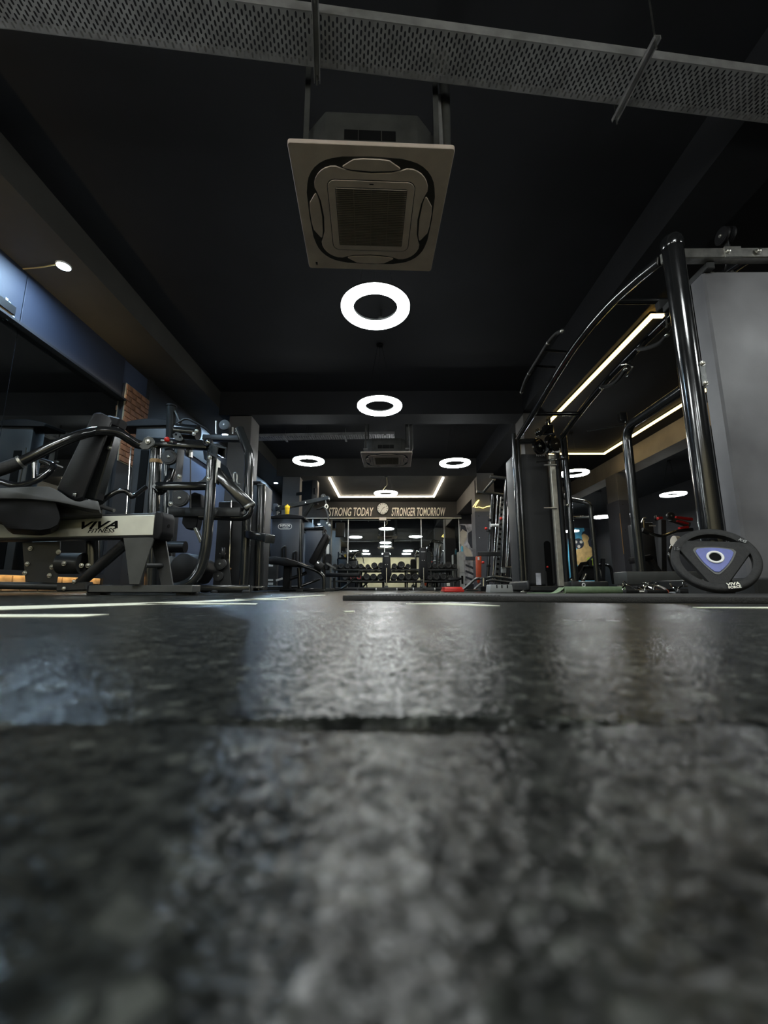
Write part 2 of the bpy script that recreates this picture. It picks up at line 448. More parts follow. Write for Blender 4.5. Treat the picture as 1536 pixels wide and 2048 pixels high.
# brick pier on the left wall
pier = struct('wall_left_pier', G().box((XL, 5.34, 0), (XL + .05, 5.88, 2.80), .004), 'wall_black')
struct('mortar_bed', G().box((XL + .01, 5.342, 1.70), (XL + .06, 5.878, 2.80), .004), 'mortar', pier)
for r in range(14):
    z = 1.748 + r * .077; o = (r % 2) * .105
    y = 5.36 - o
    while y < 5.87:
        a, b = max(y, 5.345), min(y + .2, 5.875)
        if b - a > .04: brick(pier, XL + .064 + random.uniform(-.003, .004), (a + b) / 2, z, 1, (b - a) / .2, 1)
        y += .21
struct('upper_panel', G().box((XL, 6.0, 2.45), (XL + .03, YF, 3.14), .003), 'wall_black', wl)
struct('wall_left_return', G().box((XL, 5.9, 0), (XL + .05, 6.0, 3.14)), 'wall_black', wl)

# columns
def column(name, x0, x1, y0, y1, top, clad=None, led=False):
    o = struct(name, G().box((x0, y0, 0), (x1, y1, top), .006), 'column_grey')
    if clad:
        struct('cladding', G().box((x0 - .02, y0 - .02, 0), (x1 + .02, y1 + .02, clad), .003), 'column_dark', o)
        for z in (clad - .12, clad * .66, clad * .33):
            for q in (x0 + .08, x1 - .08): struct('screw_cap', G().disc((q, y0 - .022, z), Y_, .012, .008, .002, 8), 'chrome', o)
    if led: struct('edge_led', G().box((x0 - .026, y0 - .026, .9), (x0 - .014, y0 - .014, clad - .35)), 'orange_tape', o)
    return o
column('wall_left_column', -2.76, -2.37, 7.0, 7.45, 3.02)
column('wall_left_column', -2.77, -2.31, 10.9, 11.3, 2.97)
column('wall_right_column', 2.36, 2.76, 7.0, 7.45, 3.06, 1.9)
column('wall_right_column', 2.32, 2.72, 11.05, 11.5, 2.9, 2.05)
column('wall_right_column', 5.92, 6.36, 10.7, 11.25, 3.0, 2.28, True)

# far wall: fascia with the sign over a mirror of tall panes
wf = struct('wall_back', G().box((XL, YF, 0), (4.8, YF + .1, ZC)), 'wall_black')
struct('fascia', G().box((-3.45, YF - .12, 2.41), (2.5, YF, 2.97), .004), 'beam_grey', wf)
struct('fascia_trim', G().box((-3.45, YF - .128, 2.385), (2.5, YF - .10, 2.412), .002), 'sign_cream', wf)
ms = [-3.44, -2.54, -1.33, -.10, 1.14, 2.42]
for a, b in zip(ms[:-1], ms[1:]):
    struct('mirror_panel', G().box((a + .012, YF - .03, .06), (b - .012, YF - .012, 2.385), .001), 'mirror_glass', wf)
for a in ms:
    struct('mirror_frame', G().box((a - .014, YF - .04, .04), (a + .014, YF - .008, 2.385), .003), 'alu_trim', wf)
struct('wall_right', G().box((XR, YB, 0), (XR + .1, YF2, ZC)), 'wall_black')
struct('wall_right_side', G().box((4.75, YF, 0), (4.8, YF2, ZC)), 'wall_black')
struct('wall_back_side', G().box((4.8, YF2, 0), (XR, YF2 + .1, ZC)), 'wall_black')
wb = struct('wall_front', G().box((XL, YB - .1, 0), (XR, YB, ZC)), 'wall_black')
struct('lower_panel', G().box((XL, YB, 0), (XR, YB + .02, 2.35), .004), 'wall_cream', wb)

# ---- sign and clock
for word, u0, u1 in (('STRONG TODAY', 657, 747), ('STRONGER TOMORROW', 783, 891)):
    p0, p1 = A(u0, 1023, YF - .13), A(u1, 1024, YF - .13)
    g = lettering(word, (p0 + p1) / 2, X_, Z_, (p1 - p0).length, .29, .22, .012, .012)
    solo('sign_lettering', g, 'sign_cream', 'cream raised letters reading %s on the grey fascia' % word, 'sign', smooth=0)
cc = A(765.5, 1017, YF - .16)
t = Thing('wall_clock', 'round white wall clock between the two halves of the slogan', 'clock', (cc.x, YF - .12, cc.z - .2))
t.part('case', G().lathe(cc, -Y_, [(.17, -.045), (.20, -.03), (.205, .015), (.19, .03), (.182, .012), (.182, .004)], 36, False), 'chrome')
t.part('dial', G().disc(cc - Y_ * .002, Y_, .184, .006, seg=36), 'clock_face')
for h in range(12):
    a = h * pi / 6; d = V((sin(a), 0, cos(a)))
    t.part('hour_mark', G().beam(cc - Y_ * .008 + d * .14, cc - Y_ * .008 + d * .17, .02, .004, Y_, .001), 'black_print')
t.part('hand', G().beam(cc - Y_ * .012, cc + V((.075, -.012, .055)), .016, .004, Y_, .001), 'black_print')
t.part('hand', G().beam(cc - Y_ * .015, cc + V((-.07, -.015, -.12)), .01, .004, Y_, .001), 'black_print')
g = G().box((cc.x - .12, YF - .26, 2.30), (cc.x + .12, YF - .13, 2.40), .01)
solo('wall_bracket_light', g, 'white_plastic', 'small white fitting on the trim right under the clock', 'fitting')

# ---- warm LED lines
def led_line(name, label, pts, group=None, w=.05, m='warm_led'):
    g = G()
    for a, b in zip(pts[:-1], pts[1:]): g.beam(a, b, w, .03, Z_, .004, ext=w / 2)
    h = G()
    for a, b in zip(pts[:-1], pts[1:]): h.beam(V(a) + Z_ * .022, V(b) + Z_ * .022, w + .02, .016, Z_, .002, ext=w / 2 + .01)
    t = Thing(name, label, 'led light', pts[0], group)
    t.part('diffuser', g, m); t.part('channel', h, 'powder_black')
led_line('led_line_light', 'warm white LED line folded into a U on the dropped ceiling before the sign',
         [(-1.54, 10.95, 2.945), (-1.54, 13.3, 2.945), (1.48, 13.3, 2.945), (1.48, 10.95, 2.945)])
led_line('led_line_light', 'long warm LED line forming a rectangle on the ceiling above the cable towers',
         [(3.45, 4.85, 3.42), (3.33, 4.85, 3.42), (3.33, 10.4, 3.42), (5.5, 10.4, 3.42), (5.5, 5.6, 3.42)], w=.06, m='yellow_led')

# ---- ring lights
def ring_light(x, y, label, group='round ring lights hanging from the ceiling', z=2.5, top=ZC - .002, proto=[]):
    if not proto:
        t = Thing('ring_light', label, 'ceiling light', (0, 0, 0), group)
        n = 56; prof = [(.207, .0), (.300, .0), (.306, .008), (.306, .030), (.20, .030), (.20, .008)]
        g = G(); k = len(prof)
        for i in range(n):
            a = 2 * pi * i / n
            for r, h in prof: g.v.append(V((r * cos(a), r * sin(a), h)))
        for i in range(n):
            for j in range(k):
                g.f.append([i * k + j, i * k + (j + 1) % k, ((i + 1) % n) * k + (j + 1) % k, ((i + 1) % n) * k + j][::-1])
        t.part('diffuser', g, 'ring_light', smooth=50)
        g = G(); prof = [(.197, .028), (.309, .028), (.309, .046), (.197, .046)]; k = 4
        for i in range(n):
            a = 2 * pi * i / n
            for r, h in prof: g.v.append(V((r * cos(a), r * sin(a), h)))
        for i in range(n):
            for j in range(k):
                g.f.append([i * k + j, i * k + (j + 1) % k, ((i + 1) % n) * k + (j + 1) % k, ((i + 1) % n) * k + j][::-1])
        t.part('housing', g, 'powder_black', smooth=50)
        proto.append(t.o); o = t.o
    else:
        o = copy_tree(proto[0])
    o.location = (x, y, z); tag(o, label, 'ceiling light', group)
    for i in range(3):
        a = 2 * pi * i / 3 + .5
        w = mesh_obj('wire', G().tube([V((.25 * cos(a), .25 * sin(a), .04)), V((.03 * cos(a), .03 * sin(a), top - z - .01))], .0016, 5), 'cable_black', None, o)
    mesh_obj('ceiling_rose', G().disc((0, 0, top - z - .012), Z_, .05, .024, .005, 20), 'powder_black', None, o)
    if top < 3: mesh_obj('power_cord', G().tube([V((.02, 0, top - z - .02)), V((.03, .01, (top - z) * .55)), V((-.02, 0, (top - z) * .4)), V((-.10, .03, .10)), V((-.2, .12, .07))], .006, 6, smooth=4), 'tan_cord', None, o)
ring_light(-.105, 3.42, 'white ring light nearest the cream air conditioner')
ring_light(-.105, 5.50, 'white ring light between the near ring and the cross beam')
ring_light(-1.55, 8.04, 'white ring light on the speaker side of the far air conditioner')
ring_light(1.35, 8.20, 'white ring light on the squat rack side of the far air conditioner')
ring_light(-.04, 10.92, 'white ring light hanging by wires in front of the clock', top=2.968)
ring_light(4.06, 8.98, 'white ring light behind the far cable tower, inside the LED rectangle')
ring_light(7.60, 11.10, 'white ring light beyond the clad column, above the red frame machine')
ring_light(7.50, 14.70, 'white ring light half behind the clad column')
ring_light(8.00, 18.40, 'white ring light above the painted athlete mural')
ring_light(1.35, -2.0, 'fill ring light added by the cream front wall, behind the overhead right ring')  # added to brighten the cream wall and, by bounce, the air conditioner
ring_light(-1.55, -2.0, 'fill ring light added by the cream front wall, behind the overhead left ring')  # also added, for more bounce off the cream wall
ring_light(-.1, -2.0, 'white ring light behind the camera, seen only in the far mirror')
ring_light(1.35, .5, 'fill ring light added overhead on the right, just before the near cable tray')  # added out of view to light the fronts of the machines
ring_light(-1.55, .5, 'fill ring light added overhead on the left, just before the near cable tray')  # likewise an added lamp, front light for the left machines
ring_light(3.9, .6, 'white ring light on the right, before the grey cable tower')
ring_light(-2.2, .4, 'white ring light on the left, before the VIVA press machine')

# ---- downlights in the soffit
def downlight(p, label, wire=None, m='spot_light'):
    t = Thing('downlight', label, 'ceiling light', (p.x, p.y, 3.12))
    t.part('lamp_disc', G().lathe((p.x, p.y, 3.126), Z_, [(.052, .0), (.056, .004), (.056, .012)], 28), m)
    t.part('rim', G().lathe((p.x, p.y, 3.126), Z_, [(.057, -.002), (.066, .002), (.066, .0139), (.057, .0139)], 28, False), 'white_plastic')
    if wire: t.part('loose_wire', G().tube(wire, .006, 6, smooth=5), 'yellow_cable')
p = AZ(127, 533, 3.126)
downlight(p, 'lit round downlight with a loose yellow wire in the soffit',
          [p + V((-.02, -.03, .006)), (p + AX(40, 532, XL + .03)) / 2 + V((0, 0, -.01)), V((XL + .035, AX(40, 532, XL).y, 3.125))], 'spot_light_near')
downlight(V((-3.3, 8.2, 0)), 'lit round downlight in the soffit above the blue wall')
downlight(V((-3.3, 12.2, 0)), 'lit round downlight in the soffit beyond the speaker')
# torn tape and a small black box at the mirror's upper edge
p = AX(12, 610, XL + .03)
t = Thing('torn_tape', 'torn pale blue tape strips stuck above the left mirror', 'tape', (p.x, p.y, p.z - .15))
for i, (u0, v0, u1, v1, w) in enumerate(((14, 596, 10, 628, .028), (20, 604, 14, 640, .022), (0, 612, 22, 634, .03), (20, 618, 31, 648, .035))):
    a, b = AX(u0, v0, XL + .025 + .004 * i), AX(u1, v1, XL + .027 + .004 * i)
    t.part('strip', G().beam(a, b, .002, w, (b - a).cross(X_), .0005), 'cyan_tape')
a = AX(10, 632, XL + .05)
solo('wire_box', G().box((XL + .045, a.y - .16, 2.5665), (XL + .10, a.y + .05, 2.66), .006), 'plastic_black', 'small black box under torn tape above the left mirror', 'box')

# ---- perforated cable trays
def tray(name, label, p0, p1, w, z, pitch, rowp, slot, hgt=.06):
    p0, p1 = V((*p0, z)), V((*p1, z)); d = (p1 - p0).normalized(); s = Z_.cross(d); Lg = (p1 - p0).length
    n = int(Lg / pitch); rows = int(w / rowp); g = G()
    hw, hh = slot
    for i in range(n):
        off = 0 if i % 2 else .5
        y = -w / 2; cells = []
        if off: cells.append((y, y + rowp / 2, False)); y += rowp / 2
        while y + rowp <= w / 2 + 1e-6: cells.append((y, y + rowp, True)); y += rowp
        if y < w / 2 - 1e-6: cells.append((y, w / 2, False))
        xa = i * pitch; xb = xa + pitch
        for ya, yb, hole in cells:
            P = lambda a, b: p0 + d * a + s * b
            if not hole: g.quad(P(xa, ya), P(xb, ya), P(xb, yb), P(xa, yb)); continue
            cx, cy = (xa + xb) / 2, (ya + yb) / 2
            o = [(-hw, -hh * .55), (-hw * .5, -hh), (hw * .5, -hh), (hw, -hh * .55), (hw, hh * .55), (hw * .5, hh), (-hw * .5, hh), (-hw, hh * .55)]
            vs = [P(xa, ya), P(xb, ya), P(xb, yb), P(xa, yb)] + [P(cx + a, cy + b) for a, b in o]
            g.add(vs, [[0, 1, 6, 5], [1, 7, 6], [1, 2, 8, 7], [2, 9, 8], [2, 3, 10, 9], [3, 11, 10], [3, 0, 4, 11], [0, 5, 4]])
    t = Thing(name, label, 'cable tray', p0 + (p1 - p0) / 2)
    t.part('perforated_base', g, 'galvanised', smooth=0)
    for q in (-1, 1):
        a = s * (q * w / 2)
        t.part('side_flange', G().beam(p0 + a + Z_ * hgt / 2, p1 + a + Z_ * hgt / 2, .003, hgt, Z_, 0), 'galvanised')
    return t, d, s
a, b = AZ(0, 0, 3.0), AZ(1536, 200, 3.0)
d = (b - a).normalized()
tr, td, ts = tray('cable_tray', 'wide perforated metal cable tray above the near air conditioner', (a - d * .9).xy, (b + d * .9).xy, .24, 3.0, .0215, .04, (.0056, .0135))
for u0, v0, u1, v1, nm in ((1306, 92, 1236, 228, 0), (630, 0, 634, 148, 1)):
    q0, q1 = AZ(u0, v0, 2.985), AZ(u1, v1, 2.985)
    e = (q1 - q0).normalized()
    q0 = q0 - e * .04; q1 = q1 + e * .04
    g = G()
    for sgn in (-1, 1): g.beam(q0 + e.cross(Z_) * sgn * .016, q1 + e.cross(Z_) * sgn * .016, .004, .026, Z_, 0)
    g.beam(q0 + Z_ * .011, q1 + Z_ * .011, .036, .003, Z_, 0)
    st = tr.part('support_channel', g, 'galvanised')
    for q in (q0 + e * .02, q1 - e * .02):
        tr.part('threaded_rod', G().tube([q - Z_ * .05, V((q.x, q.y, ZC - .002))], .005, 6), 'zinc', st)
tr2, _, _ = tray('cable_tray', 'narrow perforated cable tray crossing behind the cross beam', (-2.9, 8.75), (.16, 8.62), .26, 3.24, .05, .052, (.012, .017))
for q in (-2.2, -.9, -.05):
    tr2.part('threaded_rod', G().tube([V((q, 8.7, 3.22)), V((q, 8.7, ZC - .002))], .006, 6), 'zinc')
    tr2.part('support_channel', G().box((q - .02, 8.5, 3.215), (q + .02, 8.9, 3.238), .002), 'galvanised')

# ---- ceiling air conditioners
def air_con(cx, cy, rot, label, full=True):
    M = Matrix.Translation((cx, cy, 2.5)) @ Matrix.Rotation(rot, 4, 'Z')
    t = Thing('air_conditioner', label, 'air conditioner', (cx, cy, 2.5), 'ceiling cassette air conditioners')
    P = lambda pts, z: [M @ V((a, b, z)) for a, b in pts]
    up = lambda h: V((0, 0, h))
    t.part('panel', G().prism(P(rrect(.95, .95, .018, 4), 0), up(.028), .003), 'ac_white')
    side = [(.21, .352), (.18, .340), (.12, .323), (0, .314), (-.12, .323), (-.18, .340), (-.21, .352)]
    def quadro(side, k=7, c=.213, r=.141):
        o = []
        for q in range(4):
            a = q * pi / 2; R_ = lambda p: (p[0] * cos(a) - p[1] * sin(a), p[0] * sin(a) + p[1] * cos(a))
            for i in range(1, k): o.append(R_((c + r * cos(i * pi / 2 / k), c + r * sin(i * pi / 2 / k))))
            o += [R_(p) for p in side]
        return o
    t.part('duct_groove', G().prism(P(quadro([(.17, .406), (0, .412), (-.17, .406)], 8, .19, .208), -.0015), up(.003)), 'ac_dark')
    fr = t.part('inner_frame', G().prism(P(quadro(side), -.007), up(.008), .002), 'ac_white')
    for q in range(4):
        a = q * pi / 2; R_ = lambda p: (p[0] * cos(a) - p[1] * sin(a), p[0] * sin(a) + p[1] * cos(a))
        lens = [(-.172, .350), (-.165, .343), (-.12, .334), (0, .327), (.12, .334), (.165, .343), (.172, .350), (.165, .358), (.105, .396), (.05, .402), (-.05, .402), (-.105, .396), (-.165, .358)]
        t.part('air_flap', G().prism(P([R_(p) for p in lens], -.008), up(.008), .002), 'ac_white')
    t.part('frame_joint', G().prism(P(rrect(.548, .548, .05, 5), -.0085), up(.002)), 'ac_dark')
    t.part('grille_frame', G().prism(P(rrect(.538, .538, .046, 5), -.011), up(.004), .001), 'ac_white')
    gr = t.part('grille_backing', G().prism(P(rrect(.45, .45, .008, 2), -.0125), up(.002)), 'ac_dark')
    g = G(); n = 34 if full else 14
    for i in range(n):
        y = -.218 + .436 * i / (n - 1)
        g.box((-.222, y - .0028, -.0175), (.222, y + .0028, -.0125), 0, M)
    for x in (-.11, 0, .11): g.box((x - .002, -.222, -.0185), (x + .002, .222, -.0155), 0, M)
    t.part('grille_slats', g, 'ac_slat', gr, kind='stuff')
    t.part('maker_mark', G().box((-.012, -.253, -.0125), (.014, -.248, -.0105), 0, M), 'black_print')
    g = G(); g.box((-.42, .41, -.001), (-.405, .428, .001), 0, M); g.box((-.42, .434, -.001), (-.405, .440, .001), 0, M)
    t.part('sensor', g, 'black_print')
    b = t.part('body', G().prism(P([(-.42, -.27), (-.27, -.42), (.27, -.42), (.42, -.27), (.42, .27), (.27, .42), (-.27, .42), (-.42, .27)], .0285), up(.27), .006), 'ac_body')
    g = G()
    for x0, x1 in ((-.16, -.08), (-.075, .055), (.06, .14)): g.box((x0, -.424, .10), (x1, -.419, .17), .002, M)
    t.part('body_label', g, 'plastic_black', b)
    for q in ((-.39, -.36), (.39, -.36), (-.39, .36), (.39, .36)):
        pt = M @ V((q[0], q[1], .12)); t.part('hanger_strap', G().box((pt.x - .016, pt.y - .003, 2.62), (pt.x + .016, pt.y + .003, ZC - .001), .001), 'ac_body')
        t.part('hanger_bracket', G().box((q[0] - .04, q[1] - .03, .09), (q[0] + .04, q[1] + .03, .12), .003, M), 'galvanised')
    pts = [M @ V(q) for q in ((.40, -.20, .12), (.47, -.22, .14), (.47, -.25, .40), (.46, -.30, .70), (.46, -.30, ZC - 2.5))]
    t.part('insulated_pipe', G().tube(pts, .034, 12, bend=.06), 'ac_body')
    pts = [M @ V(q) for q in ((.40, -.26, .06), (.43, -.29, .09), (.43, -.30, .30), (.42, -.31, .60))]
    t.part('drain_hose', G().tube(pts, .014, 8, bend=.05), 'galvanised')
air_con(-.108, 2.462, radians(2.7), 'large cream ceiling air conditioner in front of the nearest ring light')
air_con(-.01, 7.95, radians(-1), 'far cream ceiling air conditioner between two ring lights', False)
# small sprinkler
p = V((-.08, 4.75, ZC))
t = Thing('sprinkler', 'small dark sprinkler head on the ceiling between the first two ring lights', 'sprinkler', (p.x, p.y, ZC - .12))
t.part('pipe', G().tube([p - Z_ * .002, p - Z_ * .1], .014, 8), 'powder_black'); t.part('deflector', G().disc(p - Z_ * .105, Z_, .03, .008, .002, 12), 'powder_black')

# ---- loudspeaker on the column
c0 = A(617, 982, 10.55)
t = Thing('loudspeaker', 'black loudspeaker box hung on the column beside the lat tower', 'speaker', (c0.x, 10.6, c0.z - .32))
g = G().prism([c0 + V(q) for q in ((-.20, .12, -.30), (.10, .0, -.30), (.21, .10, -.30), (.21, .32, -.30), (-.16, .32, -.30))], V((0, 0, .60)), .01)
t.part('cabinet', g, 'shroud_dark')
t.part('front_grille', G().prism([c0 + V(q) for q in ((-.19, .108, -.27), (.09, -.004, -.27), (.09, -.004, .27), (-.19, .108, .27))], V((-.004, -.01, 0)), .002), 'plastic_black')
t.part('handle_recess', G().box(c0 + V((.13, -.005, -.08)), c0 + V((.18, .07, .08)), .004), 'plastic_black')
t.part('mount', G().beam(c0 + V((-.16, .25, 0)), c0 + V((-.45, .42, 0)), .06, .08, Z_), 'powder_black')

# ================================================================== LEFT SIDE MACHINES
def bolt(t, p, n, r=.012, parent=None, m='zinc'):
    n = V(n).normalized(); g = G().lathe(p, n, [(r * 1.5, 0), (r * 1.5, r * .3), (r, r * .3), (r, r * 1.0), (r * .6, r * 1.25)], 6 if r < .008 else 12)
    return t.part('bolt', g, m, parent)
def pulley(t, c, axis, r, w=.03, parent=None, mt='powder_black', cap='zinc'):
    axis = V(axis).normalized()
    g = G().lathe(c, axis, [(r * .25, -w * .52), (r * .78, -w * .5), (r * .82, -w * .42), (r * .96, -w * .42), (r, -w * .34), (r * .90, 0), (r, w * .34), (r * .96, w * .42), (r * .82, w * .42), (r * .78, w * .5), (r * .25, w * .52)], 28)
    o = t.part('pulley', g, mt, parent)
    g = G()
    for s in (-1, 1): g.lathe(V(c) + axis * s * w * .5, axis * s, [(r * .2, 0), (r * .2, r * .08), (r * .13, r * .16)], 8)
    if not parent: t.part('axle_bolt', g, cap, o)
    return o
def foot(t, p, parent=None, r=.035, h=.03):
    return t.part('rubber_foot', G().lathe((p[0], p[1], 0), Z_, [(r, 0), (r, h * .6), (r * .7, h)], 12), 'rubber_black', parent)

# ---- 1. press machine with the long silver VIVA beam
b0 = A(309, 1050, 2.74); xe = b0.x
t = press = Thing('press_machine', 'plate press machine with a long silver VIVA FITNESS beam and curved black arms', 'gym machine', (-1.9, 2.95, 0))
zt, zb = A(309, 1025, 2.74).z, A(309, 1075, 2.74).z
yl, yr = 2.95, 2.74; x0 = -3.05
dx = V((xe - x0, yr - yl, 0)); dn = dx.normalized(); nn = V((dn.y, -dn.x, 0))      # nn points at the viewer
org = V((xe, yr, 0))
def B(s, z, d=0): return org - dn * s + Z_ * z - nn * d                            # along the beam, height, depth
g = G().prism([B(0, zb, .004), B(0, zt, .004), B(0, zt, .115), B(0, zb, .115)], -dn * dx.length, .012, 3)
bm_ = t.part('main_beam', g, 'shroud_dark')
g = G().prism([B(.006, zb + .016, -.004), B(.006, zt - .016, -.004), B(dx.length, zt - .016, -.004), B(dx.length, zb + .016, -.004)], -nn * .01, .003)
t.part('beam_face', g, 'silver_panel', bm_, 'brushed silver face of the beam')
w = .50 * (zt - zb) * 1.05
for word, u, v, ww, hh, off in (('VIVA', 200, 1050, .275, .050, .03), ('FITNESS', 204, 1061.3, .205, .028, .012)):
    q = A(u, v, 2.78); s = (org - q).dot(dn); z = A(u, v, B(s, 0).y).z
    g = lettering(word, B((org - A(u, v, B(s, 0).y)).dot(dn), z, -.0048), dn, Z_, ww, hh, .38, off, .0006, 1.05)
    t.part('logo_lettering', g, 'black_print', bm_, 'black italic lettering %s' % word, smooth=0)
# end cap: moulded black plastic, bulging out
cp = [(-.004, zb - .012), (-.004, zt + .010), (.045, zt + .004), (.06, zt - .03), (.06, zb + .03), (.04, zb - .016)]
g = G().prism([org + dn * a + Z_ * z + nn * .004 for a, z in cp], -nn * .13, .012, 3)
ec = t.part('end_cap', g, 'plastic_black', bm_)
t.part('cap_hole', G().disc(org + dn * .0605 - nn * .06 + Z_ * (zb + zt) / 2, dn, .012, .004, seg=14), 'black_print', ec)
# A-shaped leg
def plate(pts, Y, th, mt, name, parent=None, bev=.003):
    return t.part(name, G().prism([A(u, v, Y) for u, v in pts], V((0, th, 0)), bev), mt, parent)
plate([(246, 1076), (310, 1074), (300, 1100), (279, 1169), (258, 1169), (250, 1100)], 2.752, .014, 'bracket_grey', 'leg_plate')
plate([(300, 1078), (331, 1077), (346, 1172), (322, 1172)], 2.865, .014, 'powder_black', 'leg_plate')
t.part('cross_tube', G().tube([A(291, 1131, 2.76), A(330, 1131, 2.89)], .016, 12), 'powder_black')
zf = .05
g = G().prism([A(176, 1171, 2.86).xy.to_3d() + Z_ * .018, A(385, 1173, 2.70).xy.to_3d() + Z_ * .018, A(385, 1173, 2.70).xy.to_3d() + V((0, .12, .018)), A(176, 1171, 2.86).xy.to_3d() + V((0, .12, .018))], Z_ * .046, .004)
bs = t.part('base_bar', g, 'bracket_grey')
for u, Y in ((190, 2.87), (370, 2.74)):
    q = A(u, 1180, Y); t.part('rubber_foot', G().box((q.x - .06, Y + .002, 0), (q.x + .04, Y + .11, .019), .004), 'rubber_black', bs)
t.part('base_end_cap', G().box(A(176, 1180, 2.86).xy.to_3d() + V((-.012, -.002, .014)), A(203, 1180, 2.86).xy.to_3d() + V((0, .13, .068)), .008), 'plastic_black', bs)
t.part('diagonal_strut', G().tube([A(252, 1086, 2.83), A(160, 1166, 2.98)], .036, 14), 'powder_black')
t.part('rear_tube', G().tube([A(172, 1174, 2.98), A(70, 1172, 3.02), A(-60, 1170, 3.05)], .026, 14), 'powder_black')
q = A(150, 1170, 2.95); t.part('tube_joint', G().beam(A(120, 1175, 2.98), A(180, 1172, 2.96), .07, .058, Z_, .008), 'powder_black')
for u, v in ((148, 1163), (128, 1177)): bolt(t, A(u, v, 2.925), -Y_, .009)
# bolted rear plate
rp_ = plate([(44, 1084), (120, 1082), (118, 1128), (112, 1167), (50, 1164)], 2.99, .012, 'powder_black', 'rear_plate')
for u, v in ((61, 1097), (117, 1104), (55, 1128), (104, 1134), (50, 1146), (99, 1151)): bolt(t, A(u, v, 2.986), -Y_, .011, rp_)
cy = t.part('pivot_housing', G().tube([A(122, 1127, 3.02), A(166, 1127, 3.02)], .075, 18), 'powder_black')
for u, v in ((128, 1127), (163, 1131), (176, 1131)): bolt(t, A(u, v, 2.93), -Y_, .011, cy)
t.part('weight_horn', G().tube([A(186, 1082, 3.05), A(186, 1140, 3.05)], .045, 14), 'gloss_black')
# seat pan: moulded shell with a wavy rim and a dark hollow below
rim = [(-60, 978), (0, 976), (60, 973), (96, 973), (108, 977), (122, 985), (136, 995), (150, 1002), (160, 1003), (173, 999), (190, 1001), (197, 1003), (199, 1021), (170, 1016), (140, 1009), (110, 1003), (60, 998), (0, 997), (-60, 998)]
t.part('seat_shell', G().prism([A(u, v, 2.56) for u, v in rim], V((-.26, .42, 0)), .006, 2), 'vinyl_grey')
hol = [(-60, 998), (0, 997), (60, 998), (112, 1004), (118, 1024), (121, 1036), (116, 1050), (100, 1058), (80, 1061), (18, 1058), (6, 1050), (0, 1040), (-10, 1036), (-60, 1036)]
t.part('seat_base', G().prism([A(u, v, 2.60) for u, v in hol], V((-.20, .26, 0)), .004), 'plastic_black')
t.part('seat_gusset', G().prism([A(u, v, 2.68) for u, v in ((112, 1004), (200, 1024), (206, 1030), (118, 1034))], V((-.10, .14, 0)), .003), 'shroud_dark')
# back rest
pad = [(113, 978), (185, 829), (190, 825), (203, 825), (220, 833), (224, 842), (166, 995), (150, 1000)]
t.part('back_pad', G().prism([A(u, v, 2.66) for u, v in pad], V((-.24, .36, 0)), .018, 3), 'vinyl_black')
fr_ = t.part('back_frame', G().beam(A(186, 1000, 2.80), A(232, 846, 2.80), .09, .085, Y_, .008), 'gloss_grey')
t.part('frame_cap', G().beam(A(229, 856, 2.80), A(236, 838, 2.80), .10, .098, Y_, .01), 'plastic_black', fr_)
for u, v in ((219, 896), (157, 988)): bolt(t, A(u, v, 2.745), -Y_, .010, fr_)
bolt(t, A(151, 989, 2.66), -X_ - Y_, .014, fr_, 'chrome')
# arms
arm = t.part('press_arm', G().tube([A(u, v, Y) for u, v, Y in ((38, 926, 2.42), (75, 908, 2.45), (120, 886, 2.5), (160, 870, 2.56), (190, 863, 2.62), (215, 862, 2.66), (238, 866, 2.70), (258, 878, 2.74), (274, 888, 2.78), (290, 891, 2.80))], .031, 16, smooth=4), 'gloss_black')
t.part('grip', G().tube([A(-20, 946, 2.38), A(10, 936, 2.40), A(40, 925, 2.42)], .037, 16), 'rubber_black', arm)
t.part('end_ring', G().tube([A(39, 925, 2.42), A(44, 923, 2.424)], .039, 16), 'zinc', arm)
t.part('handle', G().tube([A(u, v, Y) for u, v, Y in ((-40, 960, 2.62), (0, 964, 2.62), (30, 971, 2.62), (60, 966, 2.64), (88, 952, 2.67), (104, 936, 2.70), (104, 929, 2.72), (84, 922, 2.74))], .021, 14, smooth=4), 'gloss_black')
t.part('chrome_link', G().tube([A(69, 922, 2.72), A(69, 958, 2.72)], .014, 12), 'chrome')
t.part('bolt_rod', G().tube([A(190, 1044, 3.0), A(178, 1076, 3.0)], .006, 8), 'zinc')
lk = t.part('link_plate', G().prism([A(u, v, 2.76) for u, v in ((284, 884), (288, 876), (296, 872), (304, 875), (308, 882), (306, 890), (296, 898), (285, 899), (278, 893))], V((0, .014, 0)), .002), 'bracket_grey')
t.part('link_bolt', G().lathe(A(296, 883, 2.757), -Y_, [(.018, 0), (.018, .006), (.011, .006), (.011, .012), (.004, .014)], 16), 'zinc', lk)
t.part('lower_handle', G().tube([A(u, v, Y) for u, v, Y in ((198, 1008, 2.9), (215, 994, 2.9), (234, 983, 2.92), (250, 982, 2.94), (258, 987, 2.95), (266, 993, 2.97), (292, 974, 3.05))], .017, 12, smooth=4), 'gloss_black')
lh = t.part('adjust_lever', G().tube([A(202, 1013, 2.82), A(228, 1021, 2.82)], .014, 12), 'rubber_black')
t.part('lever_tip', G().disc(A(228, 1021, 2.82), A(228, 1021, 2.82) - A(202, 1013, 2.82), .012, .006), 'zinc', lh)

